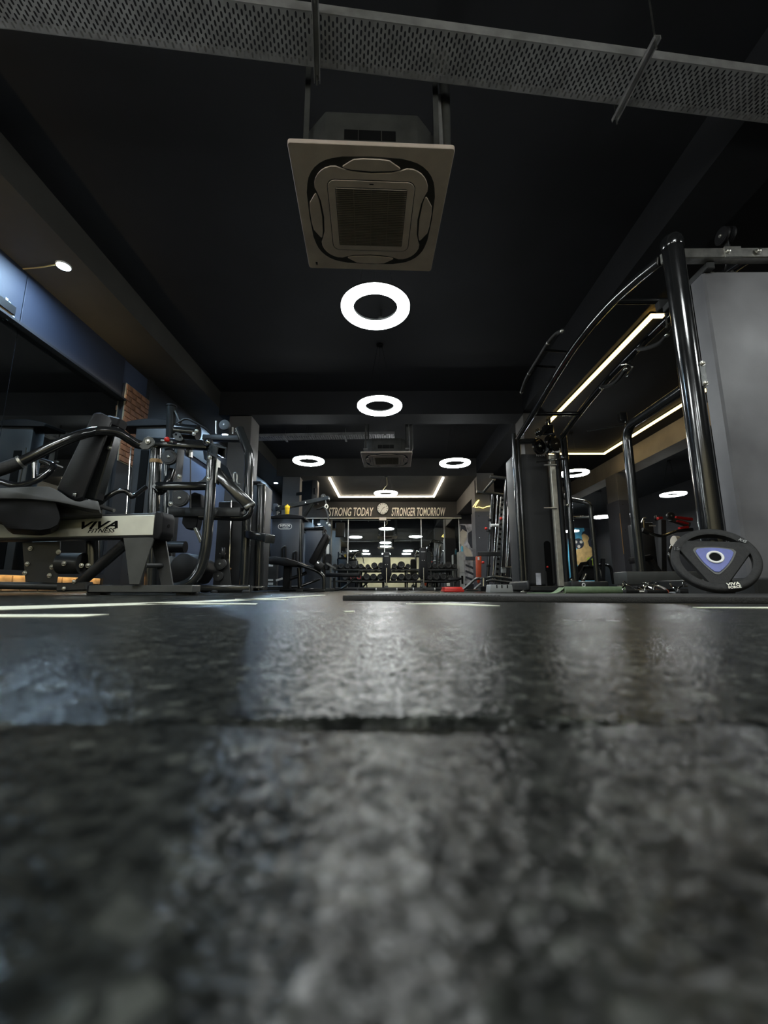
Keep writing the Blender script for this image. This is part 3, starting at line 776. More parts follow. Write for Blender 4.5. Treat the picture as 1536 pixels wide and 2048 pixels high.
# ---- 2. cable machine frame right behind it
YA = 4.3
t = Thing('cable_machine', 'black cable machine with round pulleys and a swept front upright behind the VIVA press', 'gym machine', (A(400, 1180, YA).x, YA, 0))
def T(pts, r, mt='gloss_grey', name='tube', **k):
    return t.part(name, G().tube([A(*q) for q in pts], r, 16, **k), mt)
up = T([(425, 893, YA), (422, 960, YA), (418, 1030, YA), (413, 1085, YA), (404, 1128, YA), (388, 1158, YA - .02), (366, 1172, YA - .04), (345, 1176, YA - .05)], .052, smooth=4, name='front_upright')
for u, v in ((420, 915), (417, 958)): bolt(t, A(u, v, YA - .055), -Y_, .014, up)
ri = T([(313, 893, YA + .1), (300, 1178, YA + .1)], .058, name='rear_upright')
t.part('tape_wrap', G().tube([A(312.5, 920, YA + .1), A(312, 927, YA + .1)], .064, 16), 'orange_tape', ri, 'brown tape wrapped round the post')
T([(339, 900, YA + .5), (332, 1180, YA + .5)], .062, name='rear_upright')
tb = t.part('top_bar', G().beam(A(296, 884, YA + .05), A(418, 892, YA), .10, .095, Z_, .012, 2), 'gloss_black')
cpz = t.part('bar_end', G().lathe(A(415, 884, YA - .055), -Y_, [(.045, -.06), (.05, 0), (.042, .012), (.03, .010), (.028, .004)], 24), 'plastic_black', tb)
bolt(t, A(416, 884, YA - .06), -Y_, .018, tb, 'chrome')
# open box tube pointing forward
g = G(); q0, q1 = A(424, 896, YA), A(443, 906, YA - .42)
dd = (q1 - q0)
for sx, sz in ((-.04, 0), (.04, 0)): g.beam(q0 + V((sx, 0, 0)), q1 + V((sx, 0, 0)), .006, .10, Z_, .001)
for sz in (-.05, .05): g.beam(q0 + Z_ * sz, q1 + Z_ * sz, .086, .006, Z_, .001)
t.part('receiver_tube', g, 'steel_dark', tb)
t.part('bar_bolt', G().tube([A(322, 881, YA - .07), A(345, 884, YA - .06)], .012, 10), 'zinc', tb)
t.part('pull_pin', G().ball(A(334, 879, YA - .09), .028, 14), 'red_plastic', tb, 'red pull pin knob')
sel = t.part('selector_plate', G().prism([A(u, v, YA - .06) for u, v in ((347, 876), (345, 868), (352, 864), (360, 866), (366, 878), (362, 882), (352, 880))], V((0, .014, 0)), .003), 'steel_dark', tb)
for u, v in ((352, 869), (360, 874)): t.part('pin_hole', G().disc(A(u, v, YA - .061), Y_, .012, .004, seg=12), 'black_print', tb)
md = t.part('middle_bar', G().beam(A(312, 972, YA + .02), A(418, 972, YA), .07, .085, Z_, .02, 2), 'gloss_black')
t.part('bar_tip', G().prism([A(u, v, YA) for u, v in ((314, 963), (302, 971), (302, 974), (314, 981))], V((0, .05, 0)), .004), 'gloss_black', md)
t.part('gusset_plate', G().prism([A(u, v, YA + .01) for u, v in ((390, 965), (404, 960), (412, 950), (416, 938), (420, 938), (420, 965))], V((0, .02, 0)), .003), 'powder_black', md)
t.part('lower_bar', G().beam(A(342, 1025, YA + .3), A(484, 1025, YA + .1), .09, .10, Z_, .01, 2), 'powder_black')
db = t.part('diagonal_bar', G().beam(A(430, 942, YA + .02), A(499, 1012, YA + .12), .10, .115, Z_, .016, 2), 'gloss_grey')
t.part('bar_cap', G().beam(A(496, 1008, YA + .116), A(502, 1016, YA + .125), .108, .122, Z_, .014, 2), 'steel_dark', db)
t.part('side_plate', G().beam(A(437, 920, YA), A(434, 968, YA), .012, .09, Y_, .002), 'zinc', up)
T([(502, 1012, YA + .12), (497, 1030, YA + .12), (478, 1036, YA + .14), (440, 1034, YA + .18), (400, 1034, YA + .2)], .035, mt='gloss_black', smooth=4, name='lower_brace')
for (u, v, r, Y) in ((339, 915, 16, YA - .02), (361, 997, 17, YA - .02), (441, 1128, 11.5, YA + .3), (437, 1152, 10, YA + .33)):
    pulley(t, A(u, v, Y), -Y_ + X_ * .05, px(r, Y), .05)
pulley(t, A(445.5, 1107, YA + .3), X_ * -.8 - Y_ * .35, px(13, YA), .04, cap='chrome')
pulley(t, A(379, 905, YA + .06), X_, .055, .04)
t.part('pulley_bracket', G().beam(A(447, 1120, YA + .36), A(452, 1175, YA + .36), .12, .012, Y_, .003), 'powder_black')
for a, b in (((381, 908, YA + .05), (381, 966, YA + .05)), ((381, 980, YA + .05), (381, 1016, YA + .05)), ((355, 905, YA - .02), (352, 962, YA - .02)), ((346, 982, YA - .02), (346, 992, YA - .02))):
    t.part('steel_cable', G().tube([A(*a), A(*b)], .007, 8), 'cable_black')
t.part('cable_stop', G().tube([A(381, 905, YA + .04), A(381, 915, YA + .04)], .02, 10), 'zinc')
for u, v in ((341, 1008), (358, 953)): bolt(t, A(u, v, YA + .02), -Y_, .016)
T([(345, 940, YA + .15), (338, 960, YA + .12), (326, 978, YA + .1), (318, 984, YA + .1)], .045, mt='gloss_black', smooth=4, name='weight_arm')
t.part('weight_block', G().prism([A(u, v, YA + .25) for u, v in ((378, 990), (388, 984), (402, 988), (403, 1014), (396, 1040), (392, 1058), (372, 1058), (363, 1046), (366, 1030), (378, 1022))], V((0, .12, 0)), .008), 'plastic_black')
t.part('cam_plate', G().beam(A(391, 1056, YA + .2), A(404, 1085, YA + .2), .03, .06, Y_, .004), 'steel_dark')
t.part('roller_pad', G().tube([A(334, 1094, YA + .2), A(371, 1094, YA + .2)], .062, 18), 'vinyl_black')
t.part('seat_pad', G().prism([A(u, v, YA + .05) for u, v in ((345, 1118), (360, 1106), (374, 1106), (398, 1120), (402, 1140), (384, 1166), (360, 1170), (338, 1172), (332, 1140))], V((0, .42, 0)), .02, 2), 'vinyl_black')
t.part('back_pad', G().prism([A(u, v, YA + .1) for u, v in ((330, 1112), (344, 1112), (362, 1135), (365, 1150), (352, 1172), (326, 1172))], V((0, .42, 0)), .02, 2), 'vinyl_grey')
t.part('base_bar', G().beam(A(352, 1178, YA).xy.to_3d() + Z_ * .05, A(500, 1178, YA + .1).xy.to_3d() + Z_ * .05, .10, .06, Z_, .012, 2), 'gloss_grey')
t.part('base_bar', G().beam(A(302, 1178, YA + .05).xy.to_3d() + Z_ * .045, A(330, 1178, YA + .9).xy.to_3d() + Z_ * .045, .10, .07, Z_, .012, 2), 'powder_black')
for u in (365, 430, 492): foot(t, A(u, 1180, YA + .03), None, .04, .03)
# its weight tower with a rounded top cap
tw = t.part('weight_tower', G().box(A(236, 1180, 4.75).xy.to_3d() + Z_ * .02, V((A(330, 1180, 4.75).x, 4.93, A(300, 846, 4.75).z)), .02, None, 2), 'shroud_dark')
g = G(); qa, qb = A(243, 848, 4.72), A(350, 846, 4.72)
pts = []
for i in range(13):
    s = i / 12; pts.append(qa.lerp(qb, s) + Z_ * (.05 * (1 - (2 * s - 1) ** 2) + .015))
g.prism([qa - Z_ * .03] + pts + [qb - Z_ * .03], V((-.06, .26, 0)), .008)
t.part('tower_cap', g, 'plastic_black', tw)
t.part('tower_slot', G().box(A(255, 1150, 4.742), V((A(272, 1150, 4.742).x, 4.76, A(260, 900, 4.742).z)), .003), 'black_print', tw)
t.part('guide_rod', G().tube([A(262, 895, 4.70), A(252, 1040, 4.70)], .008, 8), 'chrome', tw)
t.part('rear_mast', G().tube([A(343, 812, 4.6), A(340, 900, 4.6)], .05, 16), 'gloss_grey')
t.part('mast_cap', G().disc(A(343, 812, 4.6), Z_, .058, .03, .008, 20), 'plastic_black')
t.part('mast_stay', G().beam(A(351, 822, 4.58), A(364, 852, 4.58), .02, .04, Y_, .003), 'steel_dark')
# counterweight drum at the top
t.part('drum', G().tube([A(354, 862, 4.5), A(396, 866, 4.5)], .085, 20), 'gloss_black')
t.part('top_hose', G().tube([A(u, v, 4.55) for u, v in ((352, 848), (372, 838), (392, 846), (412, 858), (422, 868))], .012, 8, smooth=5), 'cable_black')
for u, v in ((388, 868), (393, 862)): bolt(t, A(u, v, 4.4), -Y_, .014)

# ---- 3. second cable tower
YC = 5.25
t = Thing('cable_tower', 'tall dark weight tower with a bent front post next to the grey column', 'gym machine', (A(470, 1180, YC).x, YC + .3, 0))
def T(pts, r, mt='gloss_grey', name='tube', **k):
    return t.part(name, G().tube([A(*q) for q in pts], r, 16, **k), mt)
T([(478, 857, YC), (486, 878, YC), (498, 906, YC), (498.5, 925, YC), (495, 1010, YC), (491, 1100, YC), (486, 1180, YC)], .058, bend=.05, name='front_post')
T([(523, 972, YC + .5), (517, 1180, YC + .5)], .06, name='rear_post')
t.part('post_cap', G().disc(A(523, 971, YC + .5), Z_, .066, .03, .008, 20), 'steel_dark')
t.part('top_beam', G().beam(A(408, 876, YC + .1), A(484, 878, YC + .05), .10, .075, Z_, .012, 2), 'powder_black')
pulley(t, A(449.5, 850.5, YC), -Y_, px(11.3, YC), .05)
for u in (432, 465): t.part('stop_pin', G().tube([A(u, 842 if u < 440 else 855, YC + .05), A(u, 868, YC + .05)], .012, 10), 'zinc')
sh = t.part('weight_shroud', G().box(A(424, 1180, YC + .35).xy.to_3d() + Z_ * .02, V((A(478, 1180, YC + .35).x, YC + .8, A(450, 1003, YC + .35).z)), .02, None, 2), 'shroud_dark')
t.part('weight_shroud', G().box(A(494, 1180, YC + .5).xy.to_3d() + Z_ * .02, V((A(517, 1180, YC + .5).x, YC + .95, A(500, 966, YC + .5).z)), .02, None, 2), 'shroud_dark')
t.part('shroud_cap', G().box(A(490, 968, YC + .48), V((A(521, 968, YC + .48).x, YC + .98, A(500, 962, YC + .48).z)), .01, None, 2), 'plastic_black')
sl = t.part('stack_slot', G().box(A(456, 1175, YC + .342), V((A(465, 1000, YC + .342).x, YC + .352, A(460, 1012, YC + .342).z)), .003), 'black_print', sh)
t.part('guide_rod', G().tube([A(463, 1000, YC + .30), A(457, 1172, YC + .30)], .01, 8), 'chrome', sh)
t.part('selector_pin', G().ball(A(460, 1138, YC + .29), .018, 10), 'orange_tape', sh)
t.part('stack_plates', G().prism([A(u, v, YC + .33) for u, v in ((455, 1142), (462, 1142), (462, 1176), (455, 1176))], V((0, .015, 0)), .002), 'plastic_black', sh)
t.part('side_arm', G().beam(A(496, 1068, YC), A(540, 1078, YC - .35), .12, .095, Z_, .014, 2), 'gloss_grey')
t.part('arm_end', G().beam(A(538, 1077.5, YC - .33), A(541, 1078.5, YC - .355), .126, .10, Z_, .014, 2), 'steel_dark')
t.part('cable_hook', G().tube([A(u, v, YC - .05) for u, v in ((468, 963), (467, 950), (470, 946), (474, 950), (474, 966), (480, 969))], .012, 8, smooth=4), 'zinc')
t.part('rear_plate', G().prism([A(u, v, YC + .3) for u, v in ((405, 895), (422, 912), (455, 935), (466, 960), (440, 945), (408, 918))], V((0, .05, 0)), .006), 'plastic_black')
t.part('base_bar', G().beam(A(400, 1180, YC).xy.to_3d() + Z_ * .045, A(503, 1180, YC).xy.to_3d() + Z_ * .045, .12, .07, Z_, .012, 2), 'powder_black')
t.part('base_bar', G().beam(A(486, 1180, YC).xy.to_3d() + Z_ * .045, A(510, 1180, YC + 1).xy.to_3d() + Z_ * .045, .12, .07, Z_, .012, 2), 'powder_black')
for u in (410, 494): foot(t, A(u, 1180, YC), None, .045, .02)
for u in (506, 519): t.part('base_plate', G().box(A(u, 1180, YC + .4).xy.to_3d() + V((-.05, -.06, .05)), A(u, 1180, YC + .4).xy.to_3d() + V((.05, .06, .075)), .004), 'zinc')

# ---- 4. lat pulldown tower with the yellow shaker on top
YT = 8.3
t = lat = Thing('lat_pulldown', 'lat pulldown tower with a VIVA badge on its dark shroud and a slanted top arm', 'gym machine', (A(570, 1180, YT).x, YT + .2, 0))
def T(pts, r, mt='gloss_grey', name='tube', **k):
    return t.part(name, G().tube([A(*q) for q in pts], r, 14, **k), mt)
xa, xb, zt_ = A(541, 1100, YT).x, A(598, 1100, YT).x, A(570, 1034, YT).z
sh = t.part('weight_shroud', G().box((xa, YT, .06), (xb, YT + .45, zt_), .02, None, 2), 'shroud_blue')
pts = []
for i in range(11):
    s = i / 10; pts.append(V((xa - .04 + (xb - xa + .12) * s, YT - .03, zt_ + .01 + .045 * (1 - (2 * s - 1) ** 2))))
t.part('shroud_cap', G().prism([pts[0] - Z_ * .04] + pts + [pts[-1] - Z_ * .04], V((0, .52, 0)), .006), 'plastic_black', sh)
lc = A(570, 1053, YT - .003)
g = G(); oo = rrect(.275, .108, .053, 8); ii = rrect(.255, .088, .043, 8)
n = len(oo)
g.add([lc + V((a, 0, b)) for a, b in oo] + [lc + V((a, 0, b)) for a, b in ii], [[i, (i + 1) % n, n + (i + 1) % n, n + i] for i in range(n)])
t.part('badge_outline', g, 'white_print', sh, smooth=0)
t.part('badge_lettering', lettering('VIVA', lc + Z_ * .016, X_, Z_, .19, .042, .38, .035, .001, 1.05), 'white_print', sh, 'white badge lettering VIVA', smooth=0)
t.part('badge_lettering', lettering('FITNESS', lc - Z_ * .024 + X_ * .01, X_, Z_, .12, .018, .3, .01, .001), 'white_print', sh, 'white badge lettering FITNESS', smooth=0)
T([(601, 1036, YT + .05), (601, 1178, YT + .05)], .035, 'gloss_grey', 'side_post')
T([(538, 1036, YT + .05), (538, 1178, YT + .05)], .03, 'gloss_grey', 'side_post')
t.part('mast', G().box(A(545, 1036, YT + .2), V((A(553, 1036, YT + .2).x, YT + .3, A(550, 1007, YT + .2).z)), .008), 'shroud_blue')
ar = t.part('top_arm', G().beam(A(552, 1018, YT + .2), A(658, 996, YT), .09, .085, Z_, .008), 'gloss_grey')
t.part('arm_brace', G().beam(A(606, 1036, YT + .15), A(627, 1004, YT + .06), .07, .085, Y_, .008), 'gloss_grey', ar)
for u, v in ((557, 1012), (557, 1025), (625, 1002), (645, 997), (611, 1006)): bolt(t, A(u, v, YT + .05 if u > 600 else YT + .13), -Y_, .016, ar, 'chrome')
pulley(t, A(647, 993, YT), Y_, .05, .05)
cb = t.part('steel_cable', G().tube([A(651, 1000, YT - .02), A(653, 1012, YT - .02)], .01, 8), 'zinc')
t.part('carabiner', G().tube([A(u, v, YT - .02) for u, v in ((653, 1009), (656, 1013), (653, 1018), (650, 1013))], .012, 8, smooth=3, closed=True), 'sign_cream')
hb = t.part('lat_bar', G().tube([A(u, v, Y) for u, v, Y in ((634, 1018, YT + .1), (642, 1017, YT + .05), (648, 1014, YT), (654, 1023, YT - .05), (657, 1034, YT - .1), (656, 1044, YT - .15), (659, 1050, YT - .2))], .018, 10, smooth=4), 'rubber_black')
for u, v, Y in ((655, 1047, YT - .15), (659, 1051, YT - .2)): t.part('bar_end', G().ball(A(u, v, Y), .03, 10), 'white_plastic', hb)
for u, v in ((567, 1092), (589, 1102)):
    t.part('grab_handle', G().tube([A(u - 3, v + 24, YT - .03), A(u - 3, v + 4, YT - .08), A(u + 4, v, YT - .08), A(u + 4, v + 24, YT - .03)], .022, 10, bend=.04), 'rubber_black')
t.part('knee_support', G().box(A(533, 1178, YT - .6).xy.to_3d() + Z_ * .04, V((A(552, 1178, YT - .6).x, YT - .48, A(540, 1128, YT - .6).z)), .01), 'powder_black')
for v, hh in ((1133, 3.5), (1162, 3.5), (1170, 5)): t.part('warning_label', G().box(A(536, v, YT - .604), V((A(546, v, YT - .604).x, YT - .598, A(540, v - hh, YT - .604).z))), 'white_print')
t.part('label_plate', G().beam(A(552, 1161, YT - .62), A(565, 1157, YT - .62), .006, .035, Z_, .001), 'white_print')
T([(516, 1140, YT - .1), (521, 1176, YT - .1)], .02, 'steel_dark', 'rear_stay')
t.part('base_frame', G().box(A(498, 1180, YT - .75).xy.to_3d() + Z_ * .02, A(596, 1180, YT - .75).xy.to_3d() + V((0, .5, .095)), .012), 'powder_black')
bolt(t, A(580, 1175, YT - .76), -Y_, .02, None, 'chrome')
for u in (505, 590): foot(t, A(u, 1180, YT - .6), None, .05, .03)
p = A(574, 1031, YT + .05)
p = V((p.x, p.y, zt_ + .0535))
s = Thing('shaker_bottle', 'yellow shaker bottle standing on the lat pulldown tower', 'bottle', p)
s.part('cup', G().lathe(p, Z_, [(.036, 0), (.040, .01), (.046, .13), (.046, .135)], 20), 'yellow_plastic')
s.part('lid', G().lathe(p + Z_ * .135, Z_, [(.050, 0), (.050, .03), (.044, .045), (.03, .05), (.018, .052), (.018, .07), (.0, .072)], 20), 'yellow_plastic')

# ---- 5. leg curl bench in front of the tower
YL = 7.0
t = Thing('leg_curl_bench', 'black padded leg curl bench with a raised back rest and rollers', 'gym bench', (A(590, 1180, YL).x, YL, 0))
def T(pts, r, mt='gloss_black', name='tube', **k):
    return t.part(name, G().tube([A(*q) for q in pts], r, 12, **k), mt)
t.part('seat_pad', G().prism([A(u, v, YL) for u, v in ((524, 1118), (530, 1114), (550, 1113), (572, 1116), (596, 1123), (616, 1130), (616, 1136), (590, 1133), (566, 1132), (550, 1128), (530, 1127), (525, 1123))], V((0, .34, 0)), .02, 2), 'vinyl_black')
t.part('back_pad', G().prism([A(u, v, YL + .05) for u, v in ((617, 1122), (646, 1069), (650, 1066), (656, 1069), (656, 1075), (631, 1126), (626, 1130), (619, 1127))], V((0, .32, 0)), .018, 2), 'vinyl_black')
t.part('back_stay', G().tube([A(645, 1066, YL + .2), A(650, 1058, YL + .2), A(648, 1054, YL + .2), A(628, 1056, YL + .25)], .016, 10, bend=.05), 'gloss_grey')
t.part('roller', G().tube([A(632, 1128, YL - .1), A(645, 1136, YL - .1)], .07, 18), 'rubber_black')
t.part('roller_cap', G().tube([A(634, 1126, YL - .13), A(637, 1128, YL - .13)], .035, 14), 'chrome')
T([(596, 1128, YL), (618, 1136, YL), (634, 1142, YL), (646, 1152, YL), (648, 1162, YL), (648, 1179, YL)], .03, 'gloss_grey', 'curved_leg', smooth=4)
T([(612, 1146, YL + .2), (598, 1152, YL + .1), (580, 1158, YL)], .03, name='strut')
t.part('support_post', G().box(A(565, 1178, YL + .1).xy.to_3d() + Z_ * .04, V((A(579, 1178, YL + .1).x, YL + .24, A(570, 1130, YL + .1).z)), .01), 'plastic_black')
T([(598, 1136, YL + .1), (600, 1178, YL + .1)], .035, name='support_leg')
T([(560, 1180, YL), (600, 1180.5, YL), (650, 1180.5, YL)], .03, name='base_tube')
T([(600, 1178, YL), (602, 1172, YL + .2), (640, 1158, YL + .3)], .02, name='brace')
t.part('foot_plate', G().box(A(592, 1180, YL - .1).xy.to_3d() + Z_ * .0, A(604, 1180, YL - .1).xy.to_3d() + V((0, .3, .03)), .008), 'rubber_black')

# ---- 6. second tower behind
YU = 9.1
t = Thing('weight_tower', 'plain dark weight tower standing behind the leg curl bench', 'gym machine', (A(626, 1180, YU).x, YU + .2, 0))
sh = t.part('shroud', G().box(A(607, 1180, YU).xy.to_3d() + Z_ * .03, V((A(645, 1180, YU).x, YU + .45, A(620, 1058, YU).z)), .03, None, 2), 'shroud_blue')
t.part('cap', G().box(A(604, 1058.5, YU - .03), V((A(648, 1058, YU).x, YU + .5, A(620, 1055, YU).z)), .01, None, 2), 'plastic_black', sh)
t.part('post', G().tube([A(648, 1060, YU), A(648, 1178, YU)], .035, 12), 'gloss_black')
t.part('back_pad', G().prism([A(u, v, YU - .3) for u, v in ((648, 1128), (652, 1108), (662, 1108), (660, 1128), (655, 1140), (650, 1140))], V((0, .25, 0)), .012), 'vinyl_black')
t.part('towel', G().box(A(652.5, 1108, YU - .36), V((A(658, 1100, YU - .36).x, YU - .31, A(655, 1088, YU - .36).z)), .008), 'white_print', None, 'white towel over the pad')
t.part('arm', G().beam(A(652, 1126, YU - .4), A(672, 1138, YU - .4), .05, .05, Z_, .01), 'steel_dark')
t.part('base', G().box(A(602, 1180, YU).xy.to_3d() + V((0, -.2, 0)), A(664, 1180, YU).xy.to_3d() + V((0, .5, .06)), .01), 'powder_black')

# ================================================================== FLOOR MARKINGS AND MATS
def on_floor(u, v, z=0.0012): return AZ(u, v, z)
def line_mark(label, pts, w=None):
    g = G().prism([on_floor(u, v, .0002) for u, v in pts], Z_ * .0011)
    solo('floor_line', g, 'line_paint', label, 'floor line', 'pale painted lines on the rubber floor', smooth=0)
line_mark('long pale line running from beside the lens past the VIVA press base', [(-150, 1217), (60, 1212), (300, 1205.5), (450, 1200.5), (560, 1195), (640, 1190), (650, 1190.6), (570, 1196.5), (440, 1204), (300, 1209.5), (100, 1217), (-150, 1226)])
line_mark('short pale bar lying across beside the long line, with a slanted end', [(-120, 1230), (218, 1229.5), (190, 1232), (165, 1234.5), (-120, 1235)])
line_mark('thin pale bar branching off the long line', [(300, 1206.4), (515, 1207.2), (512, 1209), (280, 1208.6)])
line_mark('faint short pale bar by the far end of the long line', [(470, 1198.2), (575, 1199.2), (572, 1200.3), (470, 1199.8)])
line_mark('pale arrow shaped mark just before the black mat edge', [(812, 1208), (900, 1206.5), (930, 1208), (1000, 1212), (960, 1212.4), (900, 1210)])
line_mark('thin pale bar before the mat below the weight plate', [(1385, 1215), (1600, 1214.5), (1600, 1217.5), (1400, 1216.3)])
line_mark('tiny pale dash alone on the bare floor before the mat corner', [(688, 1223), (708, 1222.6), (708, 1224), (690, 1224.3)])

ma, mb = AZ(685, 1201, 0), AZ(1536, 1207.5, 0)
md_ = (mb - ma).normalized()
far_r = mb + md_ * 1.9
poly = [ma, far_r, V((far_r.x + .2, 2.19, 0)), V((.02, 2.19, 0))]
t = Thing('rubber_mat', 'thick black rubber mat with a ribbed corner lying across the floor', 'mat', ((ma + far_r) / 2).xy.to_3d())
t.part('mat_slab', G().prism([p + Z_ * .0002 for p in poly], Z_ * .0178, .002, 2), 'rubber_black')
for i in range(40):
    c = ma + md_ * (.04 + i * .0125) + V((0.02, .09, 0)); t.part('rib', G().box(c + V((-.003, -.05, .0178)), c + V((.003, .05, .0202)), .001), 'rubber_black')

# ================================================================== RIGHT: CABLE CROSSOVER WITH TWO TOWERS
PA = A(1403, 1060, 2.27); xA, yA = 1.735, 2.27
ztop = A(1343, 478, yA).z
t = near = Thing('cable_crossover', 'big black cable crossover with two weight towers joined by arched bars', 'gym machine', (2.1, 3.9, 0))
t.part('front_post', G().tube([V((xA, yA, .03)), V((xA, yA, ztop - .06))], .056, 28), 'gloss_black')
t.part('post_cap', G().lathe((xA, yA, ztop - .07), Z_, [(.058, 0), (.062, .012), (.062, .055), (.05, .075), (.02, .085)], 28), 'gloss_black')
a, b = A(1381, 727, yA - .03), A(1386, 776, yA - .03)
sp = t.part('strap_plate', G().beam(V((xA + .035, yA - .052, a.z)), V((xA + .035, yA - .052, b.z)), .03, .008, Y_, .003), 'steel_dark')
for z in (a.z - .015, b.z + .015): bolt(t, V((xA + .035, yA - .056, z)), -Y_, .010, sp)
t.part('post_foot', G().lathe((xA, yA, 0), Z_, [(.062, 0), (.062, .03), (.057, .034)], 24), 'rubber_black')
yS = 2.40; xS = 2.005; zS = A(1408, 545, yS).z
def bent_sheet(y0, y1, x0, x1, z0, z1):
    s = 1 if y1 > y0 else -1
    o = [(x0, y1), (x0, y0 + s * .012), (x0 + .012, y0), (x1 - .012, y0), (x1, y0 + s * .012), (x1, y1), (x1 - .004, y1), (x1 - .004, y0 + s * .014), (x1 - .014, y0 + s * .004), (x0 + .014, y0 + s * .004), (x0 + .004, y0 + s * .014), (x0 + .004, y1)]
    return G().prism([V((a, b, z0)) for a, b in o], V((0, 0, z1 - z0)))
sh = t.part('front_shroud', bent_sheet(yS, yS + .11, xS, 2.78, .10, zS), 'shroud_grey', smooth=20)
t.part('rear_shroud', bent_sheet(2.80, 2.69, 2.32, 2.78, .10, zS), 'shroud_grey', smooth=20)
g = G()
for i in range(18): g.box((2.14, 2.53, .14 + i * .052), (2.64, 2.66, .187 + i * .052), .004)
t.part('weight_stack', g, 'plastic_black', kind='stuff')
t.part('top_bar', G().beam((xA, 2.36, A(1440, 505, 2.33).z), (2.95, 2.36, A(1440, 505, 2.33).z), .06, .072, Z_, .006), 'zinc')
zb_ = A(1440, 505, 2.33).z
jp = t.part('joint_plate', G().box((2.095, 2.322, zb_ - .038), (2.20, 2.332, zb_ + .038), .002), 'zinc')
for x in (2.112, 2.30): bolt(t, V((x, 2.322, zb_)), -Y_, .013, jp)
for x in (2.10, 2.24): 
    r_ = t.part('guide_rod', G().tube([V((x, 2.46, .1)), V((x, 2.46, zb_ - .03))], .013, 12), 'chrome')
    t.part('rod_collar', G().disc((x, 2.46, zb_ - .06), Z_, .024, .03, .004, 14), 'zinc', r_)
t.part('side_bar', G().beam((2.03, 2.36, zb_ - .06), (2.03, 2.80, zb_ - .06), .05, .05, Z_, .005), 'powder_black')
t.part('rear_bar', G().beam((2.0, 2.84, zb_), (2.95, 2.84, zb_), .06, .072, Z_, .006), 'powder_black')
for x in (2.165, 2.205): pulley(t, V((x, 2.40, A(1448, 472, 2.4).z)), X_, .055, .026, mt='plastic_black')
t.part('pulley_hanger', G().beam((2.185, 2.40, zb_ + .02), (2.185, 2.40, A(1448, 472, 2.4).z), .006, .03, Y_, .001), 'powder_black')
t.part('steel_cable', G().tube([V((2.225, 2.42, A(1455, 480, 2.4).z)), V((2.24, 2.54, zb_ - .06))], .005, 8), 'cable_black')
g = G()
t.part('tower_base', G().box((2.0, 2.36, .0), (2.95, 2.90, .101), .01), 'powder_black')
# arched bars between the towers
arc1 = [AX(u, v, 1.75) for u, v in ((1322, 520), (1270, 562), (1212, 617), (1152, 690), (1104, 765), (1068, 825), (1036, 876))]
t.part('arched_bar', G().tube(arc1, .034, 16, smooth=5), 'gloss_black')
a0 = AX(1330, 644, 2.35)
arc2 = [V((2.35, 2.45, 2.16)), V((2.35, 2.85, 2.24)), a0] + [AX(u, v, 2.35) for u, v in ((1240, 733), (1190, 788), (1152, 836), (1124, 874))]
t.part('arched_bar', G().tube(arc2, .034, 16, smooth=5), 'gloss_black')
for yy in (3.0, 4.9):
    z = 2.26 if yy < 4 else 2.14
    t.part('arch_tie', G().tube([V((1.75, yy, z)), V((2.35, yy, z))], .025, 12), 'gloss_black')
gp = t.part('pull_up_bar', G().tube([AX(u, v, X) for u, v, X in ((1124, 662, 1.56), (1112, 668, 1.54), (1096, 686, 1.50), (1078, 715, 1.50), (1058, 747, 1.50), (1049, 766, 1.50), (1043, 784, 1.50))], .017, 12, smooth=4), 'rubber_black')
for u, v, X in ((1124, 662, 1.56), (1096, 686, 1.5), (1058, 747, 1.5), (1043, 784, 1.5)):
    p = AX(u, v, X); t.part('grip_end', G().ball(p, .019, 10), 'zinc', gp)
for u, v, u2, v2 in ((1088, 700, 1134, 700), (1068, 732, 1112, 733)):
    t.part('grip_stay', G().tube([AX(u, v, 1.5), V((1.74, AX(u2, v2, 1.75).y, AX(u, v, 1.5).z + .02))], .012, 10), 'gloss_black', gp)
for lst in (((1334, 670), (1322, 684), (1306, 692), (1290, 697), (1276, 698)), ((1251, 738), (1242, 752), (1230, 765), (1216, 772), (1203, 774))):
    g2 = t.part('grip_handle', G().tube([AX(u, v, 2.22) for u, v in lst], .017, 12, smooth=4), 'rubber_black')
    for q in (lst[0], lst[-1]):
        p = AX(*q, 2.22); t.part('grip_end', G().ball(p, .020, 10), 'chrome', g2)
        t.part('grip_stay', G().tube([p, V((2.34, p.y + .02, p.z + .16))], .011, 8), 'gloss_grey', g2)
t.part('loop_handle', G().tube([AX(u, v, 2.22) for u, v in ((1243, 728), (1254, 727), (1263, 731), (1263, 738), (1256, 748), (1251, 752))], .010, 10, smooth=4), 'chrome')
t.part('loop_handle', G().tube([AX(u, v, 2.2) for u, v in ((1331, 627), (1333, 642), (1333, 654), (1327, 650))], .008, 10, smooth=4), 'chrome')
# far tower
YB_ = 5.7
def T(pts, r, mt='gloss_grey', name='post', **k):
    return t.part(name, G().tube([A(*q) for q in pts], r, 18, **k), mt)
def vert(u, v0, Y, z1=0.04): p = A(u, v0, Y); return [p, V((p.x, Y, z1))]
for u in (1027, 1035):
    p = vert(u, 868 if u < 1030 else 876, YB_ + (.0 if u < 1030 else .04)); t.part('tower_post', G().tube(p, .034, 16), 'gloss_grey')
p = vert(1127, 872, YB_ + .05); t.part('tower_post', G().tube(p, .045, 18), 'gloss_grey')
p = vert(1112, 880, YB_ + .2); t.part('tower_post', G().tube(p, .04, 18), 'shroud_dark')
xa, xb = A(1052, 1180, YB_ + .12).x, A(1116, 1180, YB_ + .12).x
zt2 = A(1060, 906, YB_ + .12).z
sh2 = t.part('tower_shroud', G().box((xa - .07, YB_ + .12, .08), (xb, YB_ + .55, zt2), .05, None, 3), 'shroud_mid')
